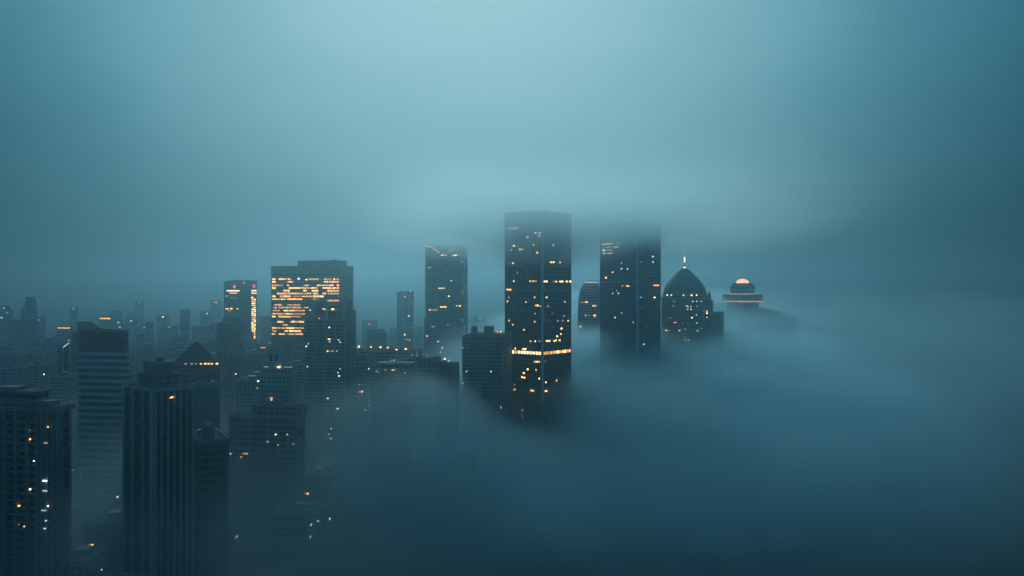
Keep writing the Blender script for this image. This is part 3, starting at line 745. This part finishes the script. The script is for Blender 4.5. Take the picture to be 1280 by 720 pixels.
B = block('narrow_housing_block', 'narrow pale housing block against the ribbed tower', 'building', 444, 462, 466, 740, 8, 447, 3.2, 1.4, .4, 'glass_grey', 'concrete', 3.3, .45, .8, units=2, seed=12)
put(B, '103,340,c7;48,437,d8;47,478,w9;62,477,o8;40,505,d6;107,558,w9;82,588,c6;95,700,d6', .2083, 440, .2083, 390, 1.7, face=0, out=.6)
B = block('dark_low_block', 'dark squat block in front of the overhanging-roof office', 'building', 463, 481, 485, 690, 8, 466, 3.4, 1.3, .3, 'glass_dark', 'dark_concrete', 3.4, .4, .8, units=2, seed=13)
put(B, '150,354,c8;158,362,d6;140,362,d5', .2083, 440, .2083, 390, 1.3, face=0, out=.5)
B = block('boxy_far_block', 'boxy distant block with a smaller box on its roof', 'building', 458.5, 482, 484, 1450, 6, 417, 3.8, 1.4, .2, 'glass_grey', 'dark_concrete', 4, .3, .8, units=0)
w = bx(B, 461, 479, 0, 0, 14, y0=2); B.part('penthouse', MB(M['dark_concrete']).prism(w, B.zt, B.z(411.3)))
B = block('slim_far_tower', 'slim hazy tower with a dark shaft beside a lighted twin', 'tower', 496, 503, 505, 1800, 10, 364, 3.8, 1.3, .2, 'glass_grey', 'stone', units=0)
B.lit(498, 363.8, 1.4, 1.4, 'cool_light', face=0, out=1)
B = block('slim_far_tower', 'slim hazy tower whose edge is dotted with lamps', 'tower', 505, 514, 517, 1760, 20, 364, 3.8, 1.3, .2, 'glass_grey', 'stone', units=0)
put(B, '145,222,c4;167,243,o10;190,222,c5;183,315,c5;168,385,w5;175,403,o5;186,405,d6;190,266,d4', .3333, 450, .3333, 290, 1.5, face=0, out=.8)
B.part('aviation_lamp', MB(M['redlamp']).lathe([(.4, B.z(411)), (1.4, B.z(410)), (.4, B.z(409))], 10, 0, B.a / 2 - .5, -B.b / 2 - .8))

# ------------------------------------------------------------------ hazy far towers
B = block('stepped_far_tower', 'tall ghostly stepped tower fading at the far edge of the city', 'tower', 13, 45, 48, 1750, 8, 400, 3.8, 1.4, .3, 'glass_grey', 'dark_concrete', 4, .3, .8, units=0)
for xa, xb, yt in ((25, 39, 386), (30, 38, 375), (32, 36, 371)):
    w = bx(B, xa, xb, 0, 0, 16, y0=2); B.part('upper_storey', MB(M['dark_concrete'], M['stone']).floors(w, B.zt - 10, B.z(yt), 4, 1.2, .3, 0, 1))
B = block('thin_far_tower', 'thin ghostly shaft standing alone above the temple-roofed hall', 'tower', 225, 234, 237.5, 1700, 14, 387, 3.8, 1.3, .2, 'glass_grey', 'stone', units=0)
B = block('square_far_tower', 'short square ghostly tower behind the banded office', 'tower', 182, 191, 193, 1800, 10, 403, 3.8, 1.3, .2, 'glass_grey', 'dark_concrete', units=0)
B = block('pale_far_block', 'wide ghostly block next to the thin far shaft', 'building', 240, 262, 266, 1650, 8, 408, 3.8, 1.3, .2, 'glass_grey', 'stone', units=0)

# far blocks carrying single lights, spread to the haze
far = [(5, 385, 2300, 'cool_light', 2), (9, 391, 2200, 'cool_light', 2.2), (2, 397, 2150, 'cool_light', 2.4), (48, 400, 2100, 'warm', 2), (81, 410, 2000, 'orange', 17), (132, 398, 2150, 'orange', 14), (148, 403, 2500, 'cool_light', 2),
       (164, 401, 2400, 'cool_light', 2), (174, 378.5, 3000, 'cool_light', 2), (204, 396, 2300, 'pale_light', 2.4), (212, 409, 1950, 'cool_light', 2), (228, 435.5, 1350, 'pale_light', 4), (199, 446, 1300, 'orange', 4.5), (62, 448.5, 1250, 'cool_light', 2.4),
       (270, 378, 2900, 'orange', 5), (259, 392, 2500, 'cool_light', 2), (329, 434.5, 1500, 'redlamp', 6), (462, 405, 2300, 'redlamp', 3), (20, 434, 1400, 'dim', 3), (150, 409, 2050, 'cool_light', 1.6), (92, 386, 2600, 'cool_light', 1.6), (180, 409.5, 2150, 'cool_light', 2.5), (337, 429, 1700, 'cool_light', 2.4), (600, 398, 2500, 'dim', 3), (551, 440, 1300, 'cool_light', 2), (606, 430, 1450, 'dim', 3)]
desc = {'cool_light': 'white', 'warm': 'warm', 'orange': 'orange', 'pale_light': 'yellow', 'redlamp': 'red', 'dim': 'faint'}
q = random.Random(11)
for px, py, D, m, w in far:
    hw = q.uniform(9, 15) * 1500 / D
    lbl = 'hazy distant block showing a single %s light' % desc[m] if w < 5 else 'hazy distant block showing one long %s strip light' % desc[m]
    B = block('distant_block', lbl, 'building', px - hw, px + hw * q.uniform(.4, .8), px + hw, D, q.uniform(8, 25), py - q.uniform(1.2, 4), 3.8, 1.4, .2, 'glass_grey', q.choice(('dark_concrete', 'stone')), units=0, group='hazy distant blocks')
    B.lit(px, py, w, 1.5, m, face=0 if px < B.c else 1, out=.8, thick=1.2)
for i in range(34):
    D = q.uniform(1900, 3800); px = q.uniform(-20, 640); hw = q.uniform(6, 16) * 1500 / D; h = q.choice((18, 25, 30, 38, 45, 60, 75)) * q.uniform(.8, 1.15)
    B = Building('distant_block', 'unlit flat block dissolving into the far haze', 'building', px - hw, px + hw * q.uniform(.3, .9), px + hw, D, q.uniform(5, 40), group='unlit distant blocks')
    B.part('wall', MB(M['glass_grey'], M[q.choice(('dark_concrete', 'stone', 'concrete'))]).floors(B.poly, 0, h, 4.2, 1.6, .3, 0, 1)); B.part('roof', MB(M['roof']).prism(offset_poly(B.poly, -.5), h, h + 1))

# ------------------------------------------------------------------ low streets of the near city
named = [(o.location.x, o.location.y) for o in COL.objects if o.parent is None and o.get('category')]
def proto(name, label, cat, group, w, d, h, fh, core, band, bw, off, fin, fw, q, pent=True, lights=4):
    r = tag(empty(name, (0, 0, 0)), label, cat, group)
    P = rect(w, d)
    MB(M[core], M[band]).floors(P, 0, h, fh, bw, off, 0, 1, fin=fin, fin_off=off + .12, fin_w=fw).build('wall', r)
    MB(M['roof']).prism(offset_poly(P, -.4), h - .3, h + .12).build('roof', r)
    MB(M[band]).parapet(offset_poly(P, .1), h - .02, 1.0, .5).build('parapet', r)
    if pent:
        x, y = q.uniform(-w / 5, w / 5), q.uniform(-d / 5, d / 5)
        MB(M['concrete'], M['dark_metal']).box(x, y, h + .12, h + 3.2, w * .3, d * .3, 0).box(x, y, h + 3.2, h + 3.45, w * .32, d * .32, 1).build('stair_head', r)
    for k in range(3):
        x, y = q.choice((-1, 1)) * q.uniform(w * .28, w * .4), q.choice((-1, 1)) * q.uniform(d * .25, d * .4)
        MB(M['steel']).box(x, y, h + .12, h + q.uniform(1.2, 2), 2.2, 1.8).build('roof_unit', r)
    for k in range(lights):
        e = k % 2; z = fh * (q.randrange(max(1, int(h / fh) - 1)) + .55)
        o = bpy.data.objects.new('window', unit_box(q.choice(('warm', 'pale_light', 'cool_light', 'dim')))); COL.objects.link(o); o.parent = r
        if e == 0: o.location = (q.uniform(-w * .4, w * .4), -d / 2 - off * .5, z); o.scale = (1.3, off + .4, 1.1)
        else: o.location = (w / 2 + off * .5, q.uniform(-d * .4, d * .4), z); o.scale = (off + .4, 1.3, 1.1)
    return r
q = random.Random(5)
low = [proto('low_block', 'flat-roofed low block in the dark streets at the towers\' feet', 'building', 'low blocks in the dark streets', *a, q) for a in (
    (26, 18, 12, 3.4, 'glass_dark', 'dark_concrete', 1.4, .3, 4, .7), (20, 20, 17, 3.3, 'glass_dark', 'concrete', 1.3, .4, 5, .8), (32, 15, 9, 4.2, 'glass_dark', 'stone', 1.8, .25, 4.5, 1.0), (18, 24, 22, 3.2, 'glass_dark', 'dark_concrete', 1.2, .5, 3.6, .6), (24, 22, 14, 3.5, 'glass_dark', 'pale', 1.5, .3, 4, .9))]
mid = [proto('middle_block', 'middling office slab in the dim streets behind the foreground towers', 'building', 'middling slabs in the dim streets', *a, q) for a in (
    (28, 18, 42, 3.4, 'glass_grey', 'dark_concrete', 1.4, .3, 4, .7), (20, 20, 58, 3.3, 'glass_grey', 'concrete', 1.3, .4, 5, .8), (34, 16, 34, 3.6, 'glass_grey', 'stone', 1.6, .25, 4.5, .8), (18, 24, 70, 3.2, 'glass_grey', 'pale', 1.3, .4, 3.6, .8))]
used = set()
BX, BY = 46, 40
pav = MB(M['pave']); cells = []
for i in range(-17, 1):
    for j in range(0, 32):
        cx, cy = i * BX + 6, 285 + j * BY
        px = 640 + cx / cy * F
        if px < -60 or px > 640: continue
        cells.append((cx, cy))
        if any(abs(x - cx) < 31 and abs(y - cy) < 29 for x, y in named): continue
        if cy < 660 and cx > (-175 if cy < 500 else -125): continue
        if q.random() < .12 and cy < 700: continue
        pav.prism(rect(BX - 11, BY - 11, cx, cy), 0.0, 0.13)
        fam = low if cy < 640 or (cy < 900 and q.random() < .6) else mid if px < 440 else [mid[0], mid[2]]
        if cy < 640 and px > 430: fam = low
        if 640 < cy < 1000 and 440 < px: fam = low
        k = q.randrange(len(fam)); src = fam[k]
        if id(src) not in used: used.add(id(src)); o = src
        else: o = copy_tree(src)
        o.location = (cx + q.uniform(-2, 2), cy + q.uniform(-2, 2), .13); o.rotation_euler = (0, 0, R(q.choice((0, 90, 180, 270)) + q.uniform(-2, 2)))
for src in low + mid:
    if id(src) not in used:
        for ch in list(src.children): bpy.data.objects.remove(ch)
        bpy.data.objects.remove(src)

# ------------------------------------------------------------------ ground, streets, lamps
tag(MB(M['ground']).prism(rect(15000, 13000, 0, 6000), -1.0, 0.0).build('ground'), 'dark city ground running to the horizon', 'ground', kind='structure')
rd = MB(M['asphalt']); rd.v = [(-800, 260, .004), (40, 260, .004), (40, 1560, .004), (-800, 1560, .004)]; rd.face((0, 1, 2, 3))
tag(rd.build('road'), 'grid of dark asphalt streets between the low blocks', 'road', kind='structure')
tag(pav.build('pavement'), 'raised kerbed pavements round the city blocks', 'pavement', kind='structure')
dash = MB(M['paint'])
for j in range(0, 12):
    y = 285 + j * BY + BY / 2
    for k in range(90):
        x = -420 + k * 5
        if abs(x) < y * .6:
            b = len(dash.v); dash.v += [(x, y - .09, .009), (x + 2, y - .09, .009), (x + 2, y + .09, .009), (x, y + .09, .009)]; dash.face((b, b + 1, b + 2, b + 3))
tag(dash.build('road_marking'), 'dashed white centre lines on the near streets', 'road marking', kind='structure')
def lamp_proto(head, h, s):
    r = tag(empty('street_lamp', (0, 0, 0)), 'tall street lamp', 'street lamp', None)
    MB(M['steel']).lathe([(.22 * s, 0), (.22 * s, .8), (.12 * s, 1.0)], 8).build('base', r)
    MB(M['steel']).tube((0, 0, .9), (0, 0, h), .10 * s, .06 * s, 8).build('pole', r)
    MB(M['steel']).tube((0, 0, h), (0, -1.8, h + .35), .05 * s, .05 * s, 6).build('arm', r)
    MB(M[head]).lathe([(.1, h + .1), (.3 * s, h + .18), (.34 * s, h + .34), (.12, h + .48)], 10, 0, 0, -1.9).build('lamp_head', r)
    return r
fm = lamp_proto('sodium', 8, .8); fw_ = lamp_proto('mercury', 8, .8); uf = [True, True]
for px, py, k in ((161, 647.5, 0), (178.5, 669, 1), (127, 712, 1), (146, 563, 0), (151, 579, 0), (145, 585.5, 0), (135, 568, 1), (135.5, 575, 1), (135, 581, 1), (135, 593, 1), (125, 575, 1), (102, 597, 0), (67, 632, 1), (387, 553, 1), (442, 547, 1), (409, 536, 1), (410, 548, 0), (363, 566, 1), (300, 560, 1), (165, 647.8, 0)):
    Dl = (CAM_Z - 8.3) * F / (py - 360)
    src = (fm, fw_)[k]
    o = copy_tree(src) if not uf[k] else src; uf[k] = False
    o.location = ((px - 640) / F * Dl, Dl + 1.9, .0)
    o['label'] = ('small orange lamp among the dark near streets', 'small white lamp among the dark near streets')[k]; o['group'] = ('orange lamps in the near streets', 'white lamps in the near streets')[k]
# ------------------------------------------------------------------ air: even haze, fog bank, cloud on the tower tops
def volume_mat(name, color, density, g, absorb=(0, 0, 0)):
    m = bpy.data.materials.new(name); nt, N, L = nodes_of(m)
    N.remove(N['Principled BSDF'])
    v = N.new('ShaderNodeVolumePrincipled')
    v.inputs['Color'].default_value = (*color, 1); v.inputs['Density'].default_value = density; v.inputs['Anisotropy'].default_value = g
    v.inputs['Absorption Color'].default_value = (*absorb, 1)
    L.new(v.outputs[0], N['Material Output'].inputs['Volume'])
    return m
HAZE_DENS = 0.00050
hz = MB(volume_mat('haze air', (0.21, 0.475, 0.58), HAZE_DENS, 0.84))
hz.prism(rect(14000, 12600, 0, 6000), -2.0, 262.0)
tag(hz.build('haze'), 'thin blue haze filling the air over the city', 'haze', kind='stuff')

class Fx:
    """small expression builder over geometry nodes"""
    def __init__(s, nt, sock): s.nt, s.s = nt, sock
    def _m(s, op, o=None, c=None, clamp=False):
        n = s.nt.nodes.new('ShaderNodeMath'); n.operation = op; n.use_clamp = clamp
        for i, v in enumerate((s, o, c)):
            if v is None: continue
            if isinstance(v, Fx): s.nt.links.new(v.s, n.inputs[i])
            else: n.inputs[i].default_value = v
        return Fx(s.nt, n.outputs[0])
    def __add__(s, o): return s._m('ADD', o)
    def __sub__(s, o): return s._m('SUBTRACT', o)
    def __mul__(s, o): return s._m('MULTIPLY', o)
    __radd__ = __add__; __rmul__ = __mul__
    def sq(s): return s._m('MULTIPLY', s)
    def exp(s): return s._m('EXPONENT')
    def max(s, o): return s._m('MAXIMUM', o)
    def ss(s, a, b):
        n = s.nt.nodes.new('ShaderNodeMapRange'); n.interpolation_type = 'SMOOTHSTEP'
        lo, hi, t0, t1 = (a, b, 0.0, 1.0) if a < b else (b, a, 1.0, 0.0)
        s.nt.links.new(s.s, n.inputs['Value'])
        n.inputs['From Min'].default_value = lo; n.inputs['From Max'].default_value = hi
        n.inputs['To Min'].default_value = t0; n.inputs['To Max'].default_value = t1
        return Fx(s.nt, n.outputs[0])

def fog_object(name, label, mn, mx, voxel, mat, field):
    ng = bpy.data.node_groups.new(name + ' field', 'GeometryNodeTree')
    ng.interface.new_socket('Geometry', in_out='OUTPUT', socket_type='NodeSocketGeometry')
    N, L = ng.nodes, ng.links
    pos = N.new('GeometryNodeInputPosition'); sep = N.new('ShaderNodeSeparateXYZ'); L.new(pos.outputs[0], sep.inputs[0])
    X, Y, Z = (Fx(ng, sep.outputs[i]) for i in range(3))
    def noise(scale, detail=3, zs=1.0, off=(0, 0, 0), rough=.5):
        mp = N.new('ShaderNodeVectorMath'); mp.operation = 'MULTIPLY_ADD'
        L.new(pos.outputs[0], mp.inputs[0]); mp.inputs[1].default_value = (scale, scale, scale * zs); mp.inputs[2].default_value = off
        n = N.new('ShaderNodeTexNoise'); n.inputs['Scale'].default_value = 1.0; n.inputs['Detail'].default_value = detail; n.inputs['Roughness'].default_value = rough
        L.new(mp.outputs[0], n.inputs['Vector'])
        return Fx(ng, n.outputs['Fac']) - 0.5
    d = field(X, Y, Z, noise)
    vc = N.new('GeometryNodeVolumeCube')
    L.new(d.s, vc.inputs['Density'])
    vc.inputs['Min'].default_value = mn; vc.inputs['Max'].default_value = mx
    for i, k in enumerate('XYZ'): vc.inputs['Resolution ' + k].default_value = max(4, int((mx[i] - mn[i]) / voxel[i]))
    sm = N.new('GeometryNodeSetMaterial'); sm.inputs['Material'].default_value = mat
    out = N.new('NodeGroupOutput'); L.new(vc.outputs[0], sm.inputs['Geometry']); L.new(sm.outputs[0], out.inputs[0])
    v = bpy.data.volumes.new(name); v.materials.append(mat)
    o = bpy.data.objects.new(name, v); COL.objects.link(o)
    md = o.modifiers.new('fog density', 'NODES'); md.node_group = ng
    return tag(o, label, 'fog', kind='stuff')

FOG = volume_mat('fog droplets', (0.52, 0.90, 0.999), 0.020, 0.80)
CLOUD = volume_mat('cloud droplets', (0.50, 0.80, 0.86), 0.0115, 0.74)

def bank(X, Y, Z, noise):
    n1 = noise(.0045, 3, 1.6); n2 = noise(.014, 3, 1.5, (7, 3, 1)); n3 = noise(.04, 2, 1.4, (1, 2, 5))
    top = Y * .047 + 43.0 + X.ss(0, 170) * 3.0 + n1 * 46.0 + n2 * 36.0 + n3 * 14.0
    g = lambda cx, cy, rx, ry: (((X - cx) * (1 / rx)).sq() + ((Y - cy) * (1 / ry)).sq())
    dip = (g(16, 730, 42, 150) * -1.0).exp() * 34.0
    hump = (g(-78, 610, 46, 62) * -1.0).exp() * 29.0
    top = top - dip + hump
    lump = (g(-70, 620, 50, 80) * -1.0).exp() * .75
    body = (top - Z).ss(-4, 16)
    side = (X + (Y - 480).max(-300.0)._m('MINIMUM', 0.0) * .06 + n1 * 120.0 + n2 * 40.0 + (Y - 820).max(0.0) * -.13).ss(-128, -22)
    front = Y.ss(260, 760)
    back = Y.ss(2500, 1900)
    tex = (n2 * 2.2 + n3 * 1.2 + 1.0).max(0.1)
    mist = (Z * -1.0 + n1 * 50.0 + 162.0).ss(0, 130) * X.ss(70, 420) * (Y.ss(450, 900) * .09 + .01) * (X - Y * .33).ss(220, -40)
    thin = (X - Y * .18).ss(0, 290) * -.92 + 1.0
    return body.max(mist) * thin * side.max(lump) * front * back * tex
fog_object('fog_bank', 'dense low fog bank drowning the feet of the towers', (-240, 180, -2), (1250, 2520, 190), (12, 12, 5.5), FOG, bank)

def wisp(X, Y, Z, noise):
    n1 = noise(.010, 3, 1.5, (2, 9, 4)); n2 = noise(.03, 2, 1.5, (5, 1, 1))
    g = (((X + 172) * (1 / 62)).sq() + ((Y - 372) * (1 / 45)).sq() + ((Z - 42) * (1 / 26)).sq())
    d = (g * -1.0).exp() + n1 * .55 + n2 * .2
    layer = (Z + n1 * 50.0 + n2 * 24.0 + Y * -.02).ss(62, 10) * (X + Y * .1 + n1 * 60.0).ss(30, -80) * Y.ss(270, 410) * Y.ss(860, 640) * (n2 * 1.6 + .9)
    return (d.ss(.25, .95) * .40).max(layer * .30)
fog_object('fog_wisp', 'thin drift of fog lying in the dark streets round the finned tower', (-520, 240, -2), (60, 880, 110), (8, 9, 5), FOG, wisp)

def cap(X, Y, Z, noise):
    n1 = noise(.006, 3, 1.5, (3, 3, 8)); n2 = noise(.02, 2, 1.5, (1, 8, 2))
    g = (((X - 75) * (1 / 400)).sq() + ((Y - 900) * (1 / 300)).sq() + n1 * 2.6 + n2 * .8)
    env = (g * -1.0).exp().max(((((X - 80) * (1 / 125)).sq() + ((Y - 870) * (1 / 130)).sq() + n2 * .6) * -1.0).exp() * 1.35)
    base = Z * 1.0 + n1 * 30.0 + n2 * 14.0 - X * .03 + ((((X - 25) * (1 / 80)).sq() + ((Y - 790) * (1 / 80)).sq()) * -1.0).exp() * 32.0
    lay = base.ss(182, 218) * (Z + n1 * 30.0).ss(258, 202)
    return lay * env * (X + Y * .045).ss(-130, 70) * (X - Y * .2).ss(200, -30)
fog_object('low_cloud', 'soft low cloud swallowing the tops of the twin dark towers', (-900, 300, 172), (1050, 1800, 261), (14, 14, 4), CLOUD, cap)

# ------------------------------------------------------------------ sky
W = bpy.data.worlds.new('World'); S.world = W; W.use_nodes = True
nt = W.node_tree; N, L = nt.nodes, nt.links
bg = N['Background']
SUN_EL, SUN_AZ = 20.0, -3.0
sky = N.new('ShaderNodeTexSky'); sky.sky_type = 'NISHITA'; sky.sun_disc = False
sky.sun_elevation = R(SUN_EL); sky.sun_rotation = R(SUN_AZ); sky.dust_density = 4
tc = N.new('ShaderNodeTexCoord')
nrm = N.new('ShaderNodeVectorMath'); nrm.operation = 'NORMALIZE'; L.new(tc.outputs['Generated'], nrm.inputs[0])
dot = N.new('ShaderNodeVectorMath'); dot.operation = 'DOT_PRODUCT'; L.new(nrm.outputs[0], dot.inputs[0])
ge, ga = R(24), R(-2.5)
dot.inputs[1].default_value = (math.sin(ga) * math.cos(ge), math.cos(ga) * math.cos(ge), math.sin(ge))
nz = N.new('ShaderNodeTexNoise'); nz.inputs['Scale'].default_value = 2.2; nz.inputs['Detail'].default_value = 4
mp = N.new('ShaderNodeMapping'); mp.inputs['Scale'].default_value = (1, 1, 2.2); L.new(nrm.outputs[0], mp.inputs[0]); L.new(mp.outputs[0], nz.inputs['Vector'])
ad = N.new('ShaderNodeMath'); ad.operation = 'MULTIPLY_ADD'; L.new(nz.outputs['Fac'], ad.inputs[0]); ad.inputs[1].default_value = 0.07; L.new(dot.outputs['Value'], ad.inputs[2])
sb = N.new('ShaderNodeMath'); sb.operation = 'SUBTRACT'; L.new(ad.outputs[0], sb.inputs[0]); sb.inputs[1].default_value = 0.035
cr = N.new('ShaderNodeValToRGB'); L.new(sb.outputs[0], cr.inputs[0])
e = cr.color_ramp; e.interpolation = 'B_SPLINE'
e.elements[0].position = 0.0; e.elements[0].color = (0.012, 0.108, 0.205, 1)
e.elements[1].position = 1.0; e.elements[1].color = (0.305, 0.485, 0.56, 1)
for p, c in ((.50, (0.012, .108, .205)), (.78, (0.006, .062, .105)), (.90, (.050, .238, .325)), (.97, (.205, .42, .485))):
    x = e.elements.new(p); x.color = (*c, 1)
mx = N.new('ShaderNodeMix'); mx.data_type = 'RGBA'; mx.inputs[0].default_value = 0.985
sc = N.new('ShaderNodeMix'); sc.data_type = 'RGBA'; sc.blend_type = 'MULTIPLY'; sc.inputs[0].default_value = 1; L.new(sky.outputs[0], sc.inputs[6]); sc.inputs[7].default_value = (.35, .8, 1, 1)
L.new(sc.outputs[2], mx.inputs[6])
ov = N.new('ShaderNodeVectorMath'); ov.operation = 'SCALE'; L.new(cr.outputs[0], ov.inputs[0])
se = N.new('ShaderNodeSeparateXYZ'); L.new(nrm.outputs[0], se.inputs[0])
low = N.new('ShaderNodeMapRange'); low.interpolation_type = 'SMOOTHSTEP'; L.new(se.outputs['Z'], low.inputs['Value'])
low.inputs['From Min'].default_value = -.06; low.inputs['From Max'].default_value = .34; low.inputs['To Min'].default_value = 4.4; low.inputs['To Max'].default_value = 10.0
L.new(low.outputs[0], ov.inputs['Scale'])   # thicker cloud towards the horizon; cloud deck radiance against the 0.1 background strength
L.new(ov.outputs[0], mx.inputs[7])
L.new(mx.outputs[2], bg.inputs['Color']); bg.inputs['Strength'].default_value = 0.1

sun = bpy.data.lights.new('sun', 'SUN'); sun.energy = 0.97; sun.angle = R(42); sun.color = (1.0, 0.975, 0.94)
so = bpy.data.objects.new('sun', sun); COL.objects.link(so)
d = Vector((math.sin(R(SUN_AZ)) * math.cos(R(SUN_EL)), math.cos(R(SUN_AZ)) * math.cos(R(SUN_EL)), math.sin(R(SUN_EL))))
so.rotation_euler = d.to_track_quat('Z', 'Y').to_euler()

# ------------------------------------------------------------------ camera and render
cam = bpy.data.cameras.new('camera'); co = bpy.data.objects.new('camera', cam); COL.objects.link(co)
co.location = (0, 0, CAM_Z); co.rotation_euler = (R(90), 0, 0)
cam.sensor_width = 36; cam.lens = 36 * F / 1280; cam.clip_start = 1; cam.clip_end = 30000
S.camera = co
S.view_settings.view_transform = 'Standard'; S.view_settings.look = 'None'; S.view_settings.gamma = 1; S.view_settings.exposure = 0
S.render.engine = 'CYCLES'; S.render.filter_size = 1.8
cy = S.cycles
cy.use_denoising = True; cy.denoiser = 'OPENIMAGEDENOISE'
cy.max_bounces = 6; cy.diffuse_bounces = 1; cy.glossy_bounces = 2; cy.volume_bounces = 4; cy.transmission_bounces = 0
cy.volume_step_rate = 2.0; cy.volume_max_steps = 256
cy.sample_clamp_indirect = 2.0; cy.use_light_tree = False
